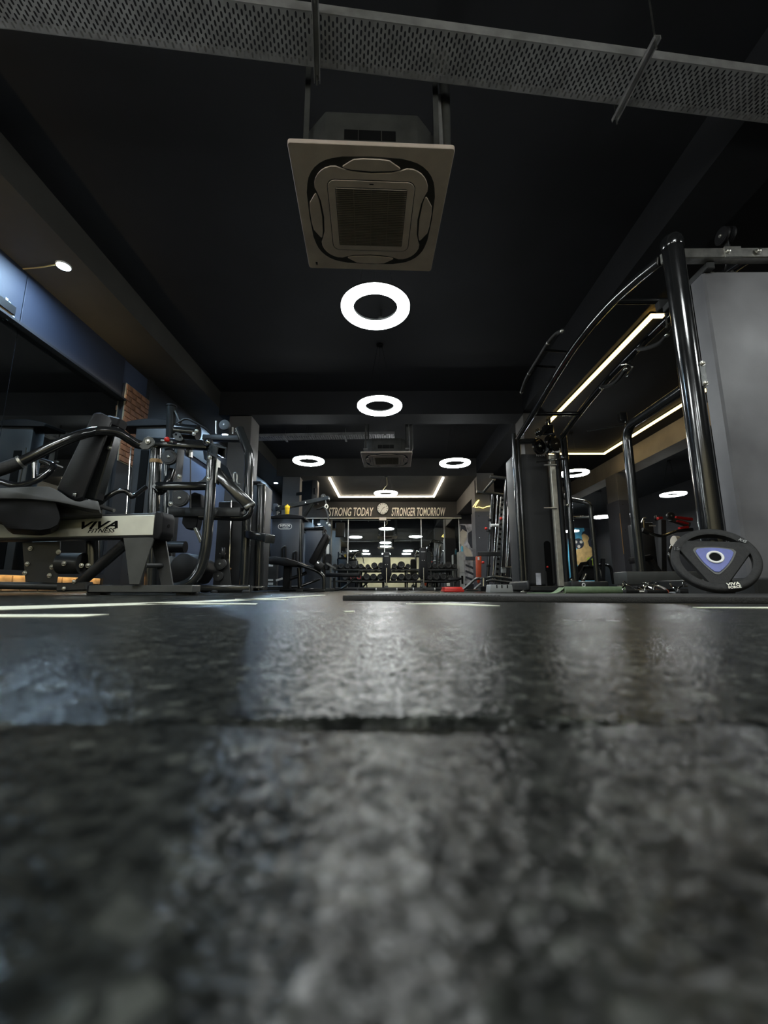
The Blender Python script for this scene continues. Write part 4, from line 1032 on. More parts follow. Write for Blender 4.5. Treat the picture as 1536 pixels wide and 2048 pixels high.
sl = t.part('stack_slot', G().prism(plane3(((A(1097, 1128, YB_ + .112).x), YB_ + .112, A(1097, 1128, YB_ + .112).z), X_, Z_, rrect(px(13, YB_), px(94, YB_), px(6.4, YB_))), V((0, .02, 0))), 'black_print', sh2)
t.part('selector_pin', G().ball(A(1095, 1134, YB_ + .10), .014, 10), 'red_plastic', sh2)
t.part('stack_plates', G().box(A(1092, 1174, YB_ + .104), V((A(1101, 1174, YB_).x, YB_ + .111, A(1092, 1142, YB_).z)), .002), 'rubber_black', sh2)
t.part('instruction_label', G().box(A(1073, 1170, YB_ + .114), V((A(1089, 1170, YB_).x, YB_ + .121, A(1080, 1146, YB_ + .114).z)), .001), 'mural_stripe', sh2)
t.part('badge_lettering', lettering('VIVA', A(1081, 910.5, YB_ + .116), X_, Z_, .12, .03, .38, .03, .001), 'white_print', sh2, 'white lettering VIVA', smooth=0)
p = A(1103, 911, YB_); gdl = t.part('guide_column', G().box((p.x - .036, YB_ - .03, .04), (p.x + .036, YB_ + .03, p.z), .006), 'guide_beige')
cg = t.part('pulley_carriage', G().box((p.x - .06, YB_ - .07, A(1103, 905, YB_).z), (p.x + .06, YB_ + .06, A(1103, 872, YB_).z), .012), 'gloss_black')
for (u, v, r) in ((1078, 893, 17), (1100, 884, 14), (1110, 888, 15)): pulley(t, A(u, v, YB_ - .09), X_ * .5 - Y_, px(r, YB_), .04, mt='gloss_black', cap='chrome')
for (u, v) in ((1073, 866), (1077, 864), (1094, 845), (1099, 842)): pulley(t, A(u, v, YB_ + .05), X_ * .9 - Y_ * .3, .055, .026, mt='gloss_black')
t.part('pulley_arm', G().beam(A(1078, 870, YB_), A(1098, 852, YB_), .06, .04, Y_, .008), 'gloss_black')
t.part('pulley_head', G().box(A(1089, 866, YB_ + .02), V((A(1110, 866, YB_).x, YB_ + .12, A(1100, 848, YB_).z)), .012), 'gloss_black')
t.part('cross_bar', G().beam(A(1030, 884, YB_ + .05), A(1072, 882, YB_ + .05), .06, .07, Z_, .01), 'gloss_grey')
t.part('clip', G().box(A(1105, 906, YB_ - .08), V((A(1116, 906, YB_).x, YB_ - .03, A(1110, 899, YB_).z)), .004), 'zinc')
hb = t.part('hand_bar', G().tube([A(1072, 923, YB_ - .12), A(1131, 917, YB_ - .12)], .016, 12), 'rubber_black')
t.part('bar_sleeve', G().tube([A(1098, 921, YB_ - .12), A(1113, 919, YB_ - .12)], .018, 12), 'chrome', hb)
t.part('bar_link', G().tube([A(1110, 904, YB_ - .1), A(1109, 918, YB_ - .12)], .01, 8), 'zinc', hb)
for v in (930, 1016): t.part('stop_knob', G().tube([A(1088, v, YB_ - .05), A(1113, v, YB_ - .05)], .012, 10), 'zinc')
t.part('tower_foot', G().box(A(1036, 1178, YB_ - .02).xy.to_3d() + V((0, -.35, .02)), V((A(1061, 1178, YB_ - .35).x, YB_ + .4, .14)), .025, None, 3), 'powder_black')
t.part('tower_base', G().box((xa - .1, YB_ - .05, .01), (xb + .12, YB_ + .6, .08), .01), 'powder_black')
T([(1131, 988, YB_ + .1), (1130, 996, YB_ + .1), (1140, 999, YB_ + .1), (1172, 1005, YB_ - .2), (1181, 1012, YB_ - .2), (1195, 1168, YB_ - .2)], .03, 'gloss_grey', 'side_frame', bend=.09)
T([(1140, 1034.5, YB_ + .1), (1183, 1034.5, YB_ - .1)], .016, 'chrome', 'side_rail')
t.part('side_base', G().box(A(1143, 1178, YB_ - .25).xy.to_3d() + Z_ * .02, V((A(1219, 1178, YB_ - .25).x, YB_, .135)), .02, None, 2), 'powder_black')
for u, v in ((1135, 1010), (1144, 1160)): bolt(t, A(u, v, YB_ - .02), -Y_, .014, None, 'chrome')
for q in (2.30, 2.9): t.part('levelling_foot', G().lathe((q, 2.35, 0), Z_, [(.04, 0), (.04, .008), (.014, .02), (.014, .03)], 14), 'zinc')
p = A(1048, 1180, YB_ - .2); t.part('levelling_foot', G().lathe((p.x, p.y, 0), Z_, [(.05, 0), (.05, .006), (.016, .02), (.016, .03)], 14), 'zinc')

# ---- station frame with a round bent upright and a box base
YD = 4.55
t = Thing('station_frame', 'black bent tube station frame standing on a boxy base bar', 'gym machine', (2.8, YD, 0))
pb = A(1282, 1142, YD); pt = A(1257, 868, YD)
t.part('bent_upright', G().tube([V((pb.x, YD, .12)), V((pb.x, YD, pt.z + .07)), V((pb.x, 3.55, pt.z + .07)), V((pb.x, 3.0, pt.z + .07))], .048, 20, bend=.16), 'gloss_grey')
t.part('joint_collar', G().tube([V((pb.x, 3.6, pt.z + .07)), V((pb.x, 3.5, pt.z + .07))], .054, 20), 'gloss_black')
t.part('front_leg', G().tube([V((pb.x, 3.05, pt.z + .1)), V((pb.x, 3.05, .1))], .048, 20), 'gloss_grey')
x0_ = A(1231, 1160, YD + .02).x; zt3, zb3 = A(1231, 1143, YD - .2).z, A(1231, 1170, YD - .2).z
bb = t.part('base_bar', G().box((x0_, YD - .2, zb3), (3.9, YD + .06, zt3), .012, None, 2), 'bracket_grey')
t.part('side_base', G().box((pb.x - .06, 2.96, .03), (pb.x + .06, YD - .19, .12), .01), 'powder_black')
for u in (1240, 1395):
    p = A(u, 1178, YD - .12); ft = t.part('levelling_foot', G().lathe((p.x, p.y, 0), Z_, [(.075, 0), (.075, .008), (.02, .035), (.016, zb3 + .003)], 18), 'gloss_black', bb)
    t.part('foot_nut', G().disc((p.x, p.y, zb3 - .012), Z_, .024, .014, .002, 6), 'zinc', bb)
t.part('arm_rod', G().tube([A(1175, 862, YD + .6), A(1250, 850, YD + .2), pt + V((0, 0, .09))], .010, 8), 'chrome')
g = G().box(A(1242, 842, YD), V((A(1256, 842, YD).x, YD + .07, A(1250, 824, YD).z)), .006)
t.part('clamp', g, 'gloss_black')

# ---- weight plate leaning on the post
def weight_plate():
    k = 1.155
    n = V((-.36459, -.79114, .49109)).normalized(); R = .1586 * k * .975
    c = V((1.37792 * k, 1.80433 * k, .04 + .11825 * k)) + Z_ * .014
    ex = n.cross(Z_).normalized() * -1; ey = n.cross(ex)
    if ey.z < 0: ey = -ey
    if ex.x < 0: ex = -ex
    if ex.cross(ey).dot(n) < 0: ex = -ex
    th = .036
    t = Thing('weight_plate', 'black rubber grip weight plate with a blue triangle badge leaning on the post', 'weight plate', V((c.x, c.y, .018)))
    P = lambda a, b, d=0: c + ex * a + ey * b + n * d
    bm = G()
    # rim: rounded ring
    prof = [(.80, -.5), (.98, -.5), (1.0, -.4), (1.0, .25), (.975, .42), (.93, .5), (.84, .47), (.80, .38)]
    N = 72; kk = len(prof)
    for i in range(N):
        a = 2 * pi * i / N
        for r, h in prof: bm.v.append(P(R * r * cos(a), R * r * sin(a), h * th - th * .5))
    for i in range(N):
        for j in range(kk): bm.f.append([i * kk + j, ((i + 1) % N) * kk + j, ((i + 1) % N) * kk + (j + 1) % kk, i * kk + (j + 1) % kk])
    t.part('rim', bm, 'rubber_black', smooth=40)
    # three wide webs make a triangle-shaped inner body (corners run into the rim)
    rot = radians(-6)
    def tri(rad, cut, bulge=0.0, m=8):
        o = []
        for q in range(3):
            a = rot + radians(-90) + q * 2 * pi / 3            # a corner direction
            for s in (-1, 1):
                d = a + s * cut
                o.append((rad * cos(d), rad * sin(d)))
            b = a + 2 * pi / 3; p1, p2 = o[-1], (rad * cos(b - cut), rad * sin(b - cut))
            mid = a + pi / 3
            for j in range(1, m):
                f = j / m; x = p1[0] + (p2[0] - p1[0]) * f; y = p1[1] + (p2[1] - p1[1]) * f
                w = bulge * 4 * f * (1 - f); o.append((x + w * cos(mid), y + w * sin(mid)))
        return o
    bd = t.part('inner_body', G().prism([P(a, b, -.40 * th - th * .5) for a, b in tri(R * .88, .17, -R * .0)], n * th * .78, .004, 2), 'rubber_black')
    t.part('badge_recess', G().prism([P(a, b, -.13 * th) for a, b in tri(R * .53, .10, R * .05)], n * .003, .001), 'bracket_grey', bd)
    t.part('badge', G().prism([P(a, b, -.13 * th + .001) for a, b in tri(R * .46, .10, R * .05)], n * .005, .001), 'plate_blue', bd, 'blue triangular badge')
    t.part('hub_ring', G().lathe(P(0, 0, -.13 * th + .004), n, [(R * .135, 0), (R * .20, 0), (R * .20, .006), (R * .185, .009), (R * .15, .009), (R * .135, .006), (R * .135, 0)], 36, False), 'white_plastic', bd)
    t.part('bore', G().disc(P(0, 0, -.13 * th + .0045), n, R * .138, .006, seg=30), 'black_print', bd)
    def pad(ang, w, h, txt, mt, rr, turn):
        o = P(R * rr * cos(ang), R * rr * sin(ang), 0); e1 = ex * cos(turn) + ey * sin(turn); e2 = -ex * sin(turn) + ey * cos(turn)
        b = t.part('label_pad', G().prism([o + e1 * a + e2 * q + n * -.001 for a, q in rrect(w, h, h * .25, 3)], n * .002), 'plastic_black')
        for line, yy, hh in txt:
            t.part('raised_lettering', lettering(line, o + n * .0014 + e2 * yy, e1, e2, w * .86, hh, .15, .02, .0006), mt, b, 'lettering %s' % line, smooth=0)
    pad(radians(-76), .058, .036, (('VIVA', .008, .015), ('FORCE', -.009, .013)), 'sign_cream', .89, radians(8))
    pad(radians(158), .030, .028, (('15', 0, .020),), 'bracket_grey', .885, radians(0))
    pad(radians(36), .036, .022, (('KG', 0, .016),), 'grey_plastic', .885, radians(-36))
weight_plate()

# ---- rolled exercise mat, cable handles and other bits on the floor
YR = 3.7
a, b = A(1129, 1180, YR), A(1248, 1180, YR)
g = G(); r = .030; pts = []
for i in range(60):
    f = i / 59; q = 2 * pi * 3 * f; rr = .008 + (r - .008) * f; pts.append((rr * cos(q - pi / 2), rr * sin(q - pi / 2)))
outer = []
N = len(pts); th = .005
for x in (a.x, b.x):
    for p, q in pts: g.v.append(V((x, YR + p, r + q + .0015)))
for i in range(N - 1): g.f.append([i, i + 1, N + i + 1, N + i])
t = Thing('exercise_mat', 'green foam exercise mat half rolled up on the floor', 'exercise mat', ((a.x + b.x) / 2, YR, 0))
t.part('roll', G().tube([V((a.x, YR, r + .001)), V((b.x, YR, r + .001))], r, 24), 'green_foam')
t.part('roll_end', g, 'green_foam')
f0 = A(1064, 1180, YR + .1)
t.part('loose_end', G().prism([V((a.x + .02, YR - .02, .001)), V((a.x + .02, YR + .25, .001)), V((f0.x, YR + .25, .001))], Z_ * .006, .001), 'green_foam')
fl_ = []
for i in range(9):
    q = i / 8; fl_.append(V((a.x - .10 + .10 * q, YR, .004 + .05 * q * q)))
t.part('lifted_flap', G().prism(fl_ + [p - Z_ * .005 for p in fl_[::-1]], V((0, .12, 0))), 'green_foam')

def v_handle(c, label, sz, mt='chrome', rz=0):
    M = Matrix.Translation(c) @ Matrix.Rotation(rz, 4, 'Z')
    t = Thing('cable_stirrup', label, 'cable attachment', (c.x, c.y, c.z), 'cable attachments on the floor')
    t.part('frame', G().tube([M @ V(q) for q in ((-sz, 0, .012), (-sz * .7, .0, .02), (0, 0, sz * .75), (sz * .7, 0, .02), (sz, 0, .012))], .007, 10, bend=.03), mt)
    t.part('eye', G().tube([M @ V((.014 * cos(q * pi / 5), 0, sz * .75 + .014 + .014 * sin(q * pi / 5))) for q in range(10)], .005, 8, closed=True), mt)
    for s in (-1, 1): t.part('grip', G().tube([M @ V((s * sz, -.05, .012)), M @ V((s * sz, .05, .012))], .012, 12), 'rubber_black')
    return t
p = A(1168, 1175, 4.1); v_handle(V((p.x, 4.1, .0)), 'white triangular row handle standing behind the green mat', .085, 'white_plastic')
def d_handle(u, Y, label, mt, gm, rz, L=.07, z=0):
    p = A(u, 1180, Y); c = V((p.x, Y, z)); M = Matrix.Translation(c) @ Matrix.Rotation(rz, 4, 'Z')
    t = Thing('cable_stirrup', label, 'cable attachment', c, 'cable attachments on the floor')
    t.part('grip', G().lathe(M @ V((-L, 0, .018)), (M.to_3x3() @ X_), [(.012, 0), (.018, .004), (.018, 2 * L - .004), (.012, 2 * L)], 14), gm)
    t.part('strap', G().tube([M @ V(q) for q in ((-L * .9, 0, .018), (-L * .85, .02, .045), (0, .05, .07), (L * .85, .02, .045), (L * .9, 0, .018))], .006, 8, smooth=3), mt)
    t.part('ring', G().tube([M @ V((.02 * cos(q * pi / 6), .055, .078 + .02 * sin(q * pi / 6))) for q in range(12)], .004, 8, closed=True), 'chrome')
d_handle(1262, 3.45, 'black cable handle lying beside the base foot', 'chrome', 'rubber_black', .3)
d_handle(1290, 3.72, 'steel cable handle lying under the boxy base bar', 'chrome', 'zinc', -.5, .06)
d_handle(1312, 3.42, 'long black cable grip lying by the orange one', 'zinc', 'rubber_black', .1, .09)
d_handle(1322, 3.85, 'orange cable grip among the handles under the base bar', 'zinc', 'orange_red', 0, .06, .0)
d_handle(1358, 3.62, 'steel cable handle with bright rings near the weight plate', 'chrome', 'gloss_grey', .8, .07)
d_handle(1380, 3.3, 'black cable handle tucked behind the weight plate', 'chrome', 'rubber_black', -.15, .08)
p = A(1255, 1172, 4.05)
chain = Thing('chain', 'short steel chain heaped among the cable handles', 'chain', (p.x, 4.05, 0))
for i in range(7):
    c = V((p.x + .05 * i, 4.05 + .03 * sin(i * 1.9), .012 + .012 * (i % 3))); ax = X_ if i % 2 else Y_
    chain.part('chain_link', G().tube([c + (X_ * cos(q * pi / 5) * .028 + (Y_ if i % 2 else Z_) * sin(q * pi / 5) * .011) for q in range(10)], .004, 6, closed=True), 'chrome')

# ---- red box and grey block before the squat rack
q0, q1 = A(886, 1184, 6.0), A(925, 1184, 6.0)
t = Thing('step_platform', 'red plastic step platform on the floor before the dumbbell rack', 'step', ((q0.x + q1.x) / 2, 6.0, 0))
t.part('base', G().prism([V((q0.x - .0, 5.85, .001)), V((q1.x, 5.85, .001)), V((q1.x, 6.25, .001)), V((q0.x, 6.25, .001))], Z_ * .03, .006, 2), 'red_plastic')
t.part('top', G().prism([V((q0.x + .01, 5.87, .033)), V((q1.x - .005, 5.87, .033)), V((q1.x - .03, 5.88, .068)), V((q0.x + .012, 5.88, .068))], V((0, .36, 0)), .005, 2), 'red_plastic')
q0, q1 = A(980, 1184, 5.0), A(1027, 1184, 5.0)
t = Thing('plastic_riser', 'pale grey slotted plastic riser block beside the cable tower foot', 'step', ((q0.x + q1.x) / 2, 5.0, 0))
t.part('block', G().prism([V((q0.x, 5.0, .001)), V((q1.x, 5.0, .001)), V((q1.x - .012, 5.0, .088)), V((q1.x - .03, 5.0, .09)), V((q0.x + .02, 5.0, .09)), V((q0.x + .012, 5.0, .085))], V((0, .22, 0)), .006, 2), 'grey_plastic')
for u in (994, 1004, 1015): t.part('slot', G().box((A(u - 1, 1178, 4.998).x, 4.997, .05), (A(u + 1, 1178, 4.998).x, 5.004, .088), 0), 'black_print')

# ---- smith machine
YM = 8.8
t = Thing('smith_machine', 'chrome and black smith machine with hanging bars beside the far column', 'gym machine', (A(990, 1180, YM).x, YM, 0))
def T(pts, r, mt='gloss_grey', name='tube', **k):
    return t.part(name, G().tube([A(*q) for q in pts], r, 12, **k), mt)
T([(980, 953, YM - .3), (1024, 958, YM - .3)], .035, 'steel_dark', 'top_rail')
T([(953, 983, YM + .4), (1022, 991, YM + .4)], .035, 'steel_dark', 'top_rail')
T([(989, 958, YM - .3), (967, 984, YM + .4)], .03, 'steel_dark', 'top_tie')
T([(1016, 957, YM - .3), (1012, 990, YM + .4)], .03, 'steel_dark', 'top_tie')
for u0, v0, u1, v1, r, mt, dy in ((985, 990, 974, 1176, .035, 'gloss_grey', .3), (995, 991, 985, 1165, .016, 'chrome', .25), (1013, 957, 1001, 1176, .035, 'gloss_grey', -.3), (1024, 1012, 1014, 1135, .014, 'chrome', -.2), (1029, 1050, 1020, 1170, .03, 'gloss_grey', -.25), (1019, 958, 1011, 1150, .012, 'chrome', -.28)):
    T([(u0, v0, YM + dy), (u1, v1, YM + dy)], r, mt, 'upright' if r > .02 else 'guide_rod')
h0, h1 = A(1005, 994, YM + .1), A(992, 1170, YM + .1)
hu = t.part('holed_upright', G().beam(h0, h1, .085, .06, Y_, .004), 'steel_dark')
for i in range(17):
    p = h0.lerp(h1, .04 + i * .056); t.part('hook_hole', G().disc(p - Y_ * .032, Y_, .026, .008, seg=12), 'black_print', hu)
for u, v in ((980, 1040), (977, 1061), (1003, 1042), (999, 1096), (977, 1132), (1000, 1124)): t.part('collar', G().tube([A(u, v - 2, YM + .2), A(u - .3, v + 2, YM + .2)], .045, 12), 'plastic_black')
for u, v in ((972, 1057), (1002, 1037), (966, 1125)): t.part('safety_knob', G().ball(A(u, v, YM - .02), .03, 10), 'red_plastic')
for u in (985, 993): t.part('plate_sleeve', G().tube([A(u - 3, 1051, YM - .1), A(u + 4, 1051, YM - .1)], .035, 12), 'white_plastic')
t.part('cross_beam', G().beam(A(955, 1108, YM - .35), A(1001, 1108, YM - .35), .06, .085, Z_, .008), 'powder_black')
t.part('cross_beam', G().beam(A(932, 1117, YM + .6), A(962, 1117, YM + .3), .06, .08, Z_, .008), 'powder_black')
pd = t.part('side_pad', G().prism([A(u, v, YM - .45) for u, v in ((952, 1113), (963, 1112), (963, 1155), (959, 1166), (956, 1167), (953, 1155))], V((0, .06, 0)), .012, 2), 'orange_red')
t.part('tag', G().box(A(955.5, 1120, YM - .456), V((A(959, 1120, YM - .456).x, YM - .45, A(957, 1114, YM - .456).z))), 'white_print', pd)
T([(922, 1182, YM - .7), (936, 1171, YM - .7), (949, 1159, YM - .7), (955, 1157, YM - .7), (972, 1157, YM - .7), (985, 1153, YM - .7), (1010, 1156, YM - .7), (1036, 1161, YM - .7)], .025, 'steel_dark', 'base_rail', bend=.1)
T([(945, 1183, YM - .5), (960, 1168, YM - .5), (980, 1160, YM - .5), (1036, 1167, YM - .5)], .022, 'steel_dark', 'base_rail', bend=.1)
st = T([(967, 1156, YM - .75), (967, 1182, YM - .75)], .045, 'chrome', 'plate_peg')
t.part('peg_base', G().box(A(962, 1183, YM - .85).xy.to_3d() + Z_ * .001, V((A(973, 1183, YM - .85).x, YM - .6, .09)), .008), 'plastic_black', st)
T([(932, 1180.5, YM - .6), (985, 1180.5, YM - .6)], .022, 'chrome', 'floor_bar')
for u in (1008, 1031):
    t.part('weight_block', G().box(A(u - 4, 1146, YM - .4), V((A(u + 4, 1146, YM - .4).x, YM - .25, A(u, 1134, YM - .4).z)), .008), 'grey_plastic')
t.part('carriage_bar', G().tube([A(1004, 1135, YM - .42), A(1034, 1134, YM - .42)], .014, 10), 'chrome')
t.part('base_beam', G().box(A(974, 1182, YM - .35).xy.to_3d() + Z_ * .001, A(1033, 1182, YM - .35).xy.to_3d() + V((0, .9, .08)), .01), 'powder_black')

# ---- red frame press far right
YP = 8.2
t = Thing('red_press_machine', 'far press machine with red arms and a bent chrome handle bar', 'gym machine', (A(1330, 1180, YP).x, YP + .2, 0))
def T(pts, r, mt='gloss_grey', name='tube', **k):
    return t.part(name, G().tube([A(*q) for q in pts], r, 12, **k), mt)
t.part('shroud', G().box(A(1291, 1180, YP + .4).xy.to_3d() + Z_ * .03, V((A(1322, 1180, YP + .4).x, YP + .8, A(1300, 1045, YP + .4).z)), .02, None, 2), 'shroud_dark')
t.part('badge_lettering', lettering('VIVA', A(1305, 1051.5, YP + .39), X_, Z_, .13, .03, .38, .02, .001), 'white_print', None, 'white lettering VIVA', smooth=0)
t.part('upright', G().beam(A(1324, 1040, YP + .2), A(1326, 1180, YP + .2).xy.to_3d() + Z_ * .03, .11, .10, Y_, .01), 'shroud_dark')
t.part('arm', G().beam(A(1340, 1038, YP), A(1378, 1050, YP), .08, .10, Y_, .01), 'bracket_grey')
for (a, b, w) in (((1350, 1035, YP), (1384, 1039, YP), .055), ((1352, 1042, YP - .05), (1376, 1048, YP - .05), .04), ((1358, 1057, YP - .05), (1376, 1054, YP - .05), .05), ((1315, 1037, YP - .1), (1324, 1036, YP - .1), .05)):
    t.part('red_arm', G().beam(A(*a), A(*b), .07, w, Z_, .008), 'red_frame')
pulley(t, A(1341, 1032, YP - .1), -Y_, .075, .06)
pulley(t, A(1313, 1036, YP - .02), -Y_ + X_, .055, .06)
T([(1287, 1061, YP - .6), (1296, 1064, YP - .6), (1310, 1070, YP - .6), (1325, 1072, YP - .6), (1340, 1067, YP - .6), (1355, 1062, YP - .6), (1385, 1059, YP - .6)], .028, 'chrome', 'handle_bar', smooth=4)
t.part('grip', G().tube([A(1284, 1060, YP - .6), A(1297, 1065, YP - .6)], .045, 14), 'rubber_black')
T([(1288, 1040, YP - .5), (1288, 1062, YP - .55)], .014, 'chrome', 'bracket_rod')
T([(1283, 1046, YP - .4), (1287, 1036, YP - .4), (1292, 1036, YP - .4)], .014, 'zinc', 'hook', bend=.04)
t.part('round_pad', G().tube([A(1347, 1082, YP - .2), A(1356, 1083, YP - .2)], .10, 18), 'mural_pale')
T([(1276, 1058, YP), (1280, 1112, YP)], .03, 'chrome', 'chrome_post')
t.part('seat', G().prism([A(u, v, YP - .3) for u, v in ((1278, 1113), (1302, 1109), (1309, 1114), (1306, 1120), (1279, 1126))], V((0, .35, 0)), .02, 2), 'vinyl_black')
t.part('seat_stay', G().beam(A(1282, 1124, YP - .2), A(1284, 1140, YP - .2), .05, .05, Y_, .006), 'steel_dark')
t.part('seat_post', G().beam(A(1300, 1120, YP - .1), A(1322, 1150, YP - .1), .09, .09, Y_, .01), 'powder_black')
T([(1350, 1080, YP - .1), (1339, 1105, YP - .1), (1342, 1125, YP - .1), (1352, 1150, YP - .1)], .035, 'gloss_black', 'leg_tube', smooth=4)
t.part('base_frame', G().box(A(1275, 1180, YP - .3).xy.to_3d() + Z_ * .001, A(1375, 1180, YP - .3).xy.to_3d() + V((0, .9, .09)), .01), 'powder_black')

# ---- dark ab bench before the mural
YN = 12.0
t = Thing('ab_bench', 'black padded ab bench with a post standing before the athlete mural', 'gym bench', (A(1195, 1180, YN).x, YN, 0))
def T(pts, r, mt='gloss_black', name='tube', **k):
    return t.part(name, G().tube([A(*q) for q in pts], r, 12, **k), mt)
t.part('incline_pad', G().prism([A(u, v, YN) for u, v in ((1149, 1160), (1166, 1133), (1174, 1122), (1178, 1124), (1172, 1136), (1156, 1164))], V((0, .4, 0)), .02), 'vinyl_black')
t.part('seat_block', G().prism([A(u, v, YN) for u, v in ((1165, 1133), (1192, 1131), (1198, 1140), (1200, 1160), (1162, 1160))], V((0, .5, 0)), .03), 'vinyl_black')
t.part('post', G().beam(A(1180, 1120, YN), A(1180, 1134, YN), .10, .10, Y_, .01), 'plastic_black')
t.part('post', G().beam(A(1205.5, 1117, YN), A(1205.5, 1172, YN), .10, .10, Y_, .01), 'plastic_black')
T([(1196, 1130, YN), (1216, 1130, YN), (1222, 1136, YN), (1227, 1168, YN)], .04, bend=.12, name='bent_rail')
T([(1192, 1132, YN), (1200, 1140, YN), (1204, 1160, YN)], .03, 'chrome', 'side_tube', smooth=4)
T([(1172, 1148, YN - .1), (1164, 1166, YN - .1)], .05, 'chrome', 'front_leg')
t.part('top_rail', G().beam(A(1166, 1132, YN - .02), A(1192, 1131.5, YN - .02), .05, .02, Z_, .004), 'zinc')
t.part('base', G().box(A(1150, 1180, YN).xy.to_3d() + Z_ * .001, A(1230, 1180, YN).xy.to_3d() + V((0, .6, .12)), .02), 'powder_black')

# ---- murals
YW = YF2 - .004
def flat(t, name, pts, m, d=0.0): return t.part(name, G().prism([A(u, v, YW) - Y_ * d for u, v in pts], V((0, .004, 0))), m, smooth=0)
p = A(1165, 1165, YW)
t = Thing('wall_mural', 'printed wall mural of a bare-armed athlete on bright blue, on the far wall', 'mural', (p.x, YW, .1))
flat(t, 'blue_ground', ((1136, 1056), (1193, 1056), (1193, 1168), (1136, 1168)), 'mural_cyan')
flat(t, 'dark_area', ((1168, 1056), (1193, 1056), (1193, 1100), (1178, 1098), (1172, 1080)), 'mural_dark', .002)
flat(t, 'torso', ((1152, 1100), (1160, 1094), (1166, 1090), (1168, 1084), (1176, 1084), (1178, 1092), (1184, 1096), (1187, 1104), (1184, 1118), (1176, 1124), (1168, 1130), (1158, 1134), (1153, 1126), (1151, 1112)), 'mural_skin', .004)
flat(t, 'head', ((1163, 1070), (1166, 1066), (1172, 1064), (1177, 1068), (1178, 1077), (1175, 1084), (1169, 1086), (1165, 1081)), 'mural_skin', .006)
flat(t, 'hair', ((1163, 1070), (1165, 1064), (1171, 1061), (1177, 1063), (1180, 1070), (1179, 1077), (1175, 1071), (1168, 1067)), 'mural_dark', .008)
flat(t, 'shorts', ((1174, 1116), (1184, 1113), (1190, 1116), (1190, 1132), (1176, 1130)), 'mural_lime', .006)
flat(t, 'belt', ((1172, 1124), (1186, 1110), (1187, 1113), (1176, 1128)), 'mural_dark', .008)
c = A(1157, 1087, YW)
t.part('printed_plate', G().disc(c - Y_ * .008, Y_, .24, .008, seg=28), 'mural_dark')
for q in range(3):
    a = q * 2 * pi / 3 + pi / 6; t.part('printed_plate_hole', G().disc(c - Y_ * .013 + V((cos(a), 0, sin(a))) * .14, Y_, .07, .004, seg=14), 'mural_pale')
YW = YF - .004
p = A(932, 1165, YW)
t = Thing('wall_mural', 'tall black and white printed mural of a woman beside the far mirror', 'mural', (p.x, YW, .1))
flat(t, 'pale_ground', ((919, 1048), (948, 1048), (948, 1168), (919, 1168)), 'mural_stripe')
flat(t, 'figure', ((920, 1052), (929, 1050), (934, 1062), (933, 1078), (926, 1090), (941, 1100), (946, 1113), (946, 1124), (930, 1110), (925, 1092), (919, 1086)), 'mural_pale', .004)
flat(t, 'hair', ((921, 1050), (930, 1051), (935, 1064), (930, 1062), (925, 1058), (921, 1064)), 'mural_dark', .006)
flat(t, 'dark_shape', ((936, 1066), (948, 1058), (948, 1098), (942, 1096), (936, 1084)), 'mural_dark', .006)
for v in (1128, 1140, 1152): flat(t, 'stripe', ((931, v), (947, v + 6), (947, v + 11), (931, v + 4)), 'mural_dark', .006)
t2 = Thing('locker', 'narrow grey steel cabinet standing before the black and white mural', 'cabinet', (A(925, 1180, 13.6).x, 13.6, 0))
xa, xb = A(920, 1180, 13.5).x, A(930.5, 1180, 13.5).x
t2.part('body', G().box((xa, 13.5, .001), (xb, 13.9, A(925, 1103, 13.5).z), .006), 'grey_plastic')
t2.part('door', G().box((xa + .008, 13.488, .55), (xb - .008, 13.5, A(925, 1104, 13.5).z - .01), .004), 'grey_plastic')
t2.part('vent', G().box((xa + .05, 13.486, .2), (xb - .05, 13.5, .45), .004), 'black_print')
p = A(924.5, 1103, 13.65)
s = Thing('water_bottle', 'small blue water bottle on the grey cabinet', 'bottle', V((p.x, 13.65, A(925, 1103, 13.5).z)))
b0_ = s.base
s.part('body', G().lathe(b0_, Z_, [(.035, 0), (.038, .01), (.038, .15), (.018, .19)], 16), 'mural_cyan'); s.part('cap', G().lathe(b0_ + Z_ * .19, Z_, [(.02, 0), (.02, .025)], 12), 'white_plastic')
# neon outline sign on the far column
g = [A(u, v, 11.0) for u, v in ((946, 1014), (950, 1008), (954, 1003), (958, 1000), (953, 1008), (950, 1015), (958, 1014), (966, 1016), (974, 1013), (982, 1012))]
solo('neon_sign', G().tube(g, .008, 8, smooth=2), 'neon_yellow', 'small yellow neon outline sign on the column by the smith machine', 'sign')

# ================================================================== FAR CENTRE: DUMBBELLS AND BENCHES
YK = 13.35
def U6(x): return 620 + x * .2213
def V6(y): return 1060 + y * .2213
rack = Thing('dumbbell_rack', 'long black two tier dumbbell rack along the far mirror', 'rack', (A(790, 1180, YK).x, YK, 0))
xl, xr = A(664, 1180, YK).x, A(917, 1180, YK).x
z1, z2 = A(790, V6(358), YK).z, A(790, V6(463), YK).z
for z, dy in ((z1, .12), (z2, -.02)):
    for yy in (-.09, .13): rack.part('shelf_rail', G().beam((xl, YK + dy + yy, z), (xr, YK + dy + yy, z), .05, .05, Z_, .006), 'powder_black')
for x in [xl + .05 + (xr - xl - .1) * i / 5 for i in range(6)]:
    rack.part('leg', G().beam((x, YK + .2, 0.0), (x, YK + .26, z1 + .02), .05, .07, Y_, .004), 'powder_black')
    rack.part('foot_bar', G().box((x - .03, YK - .25, .001), (x + .03, YK + .35, .06), .006), 'powder_black')
rack.part('bottom_rail', G().box((xl, YK - .22, .03), (xr, YK - .16, .09), .006), 'powder_black')
DB = {}
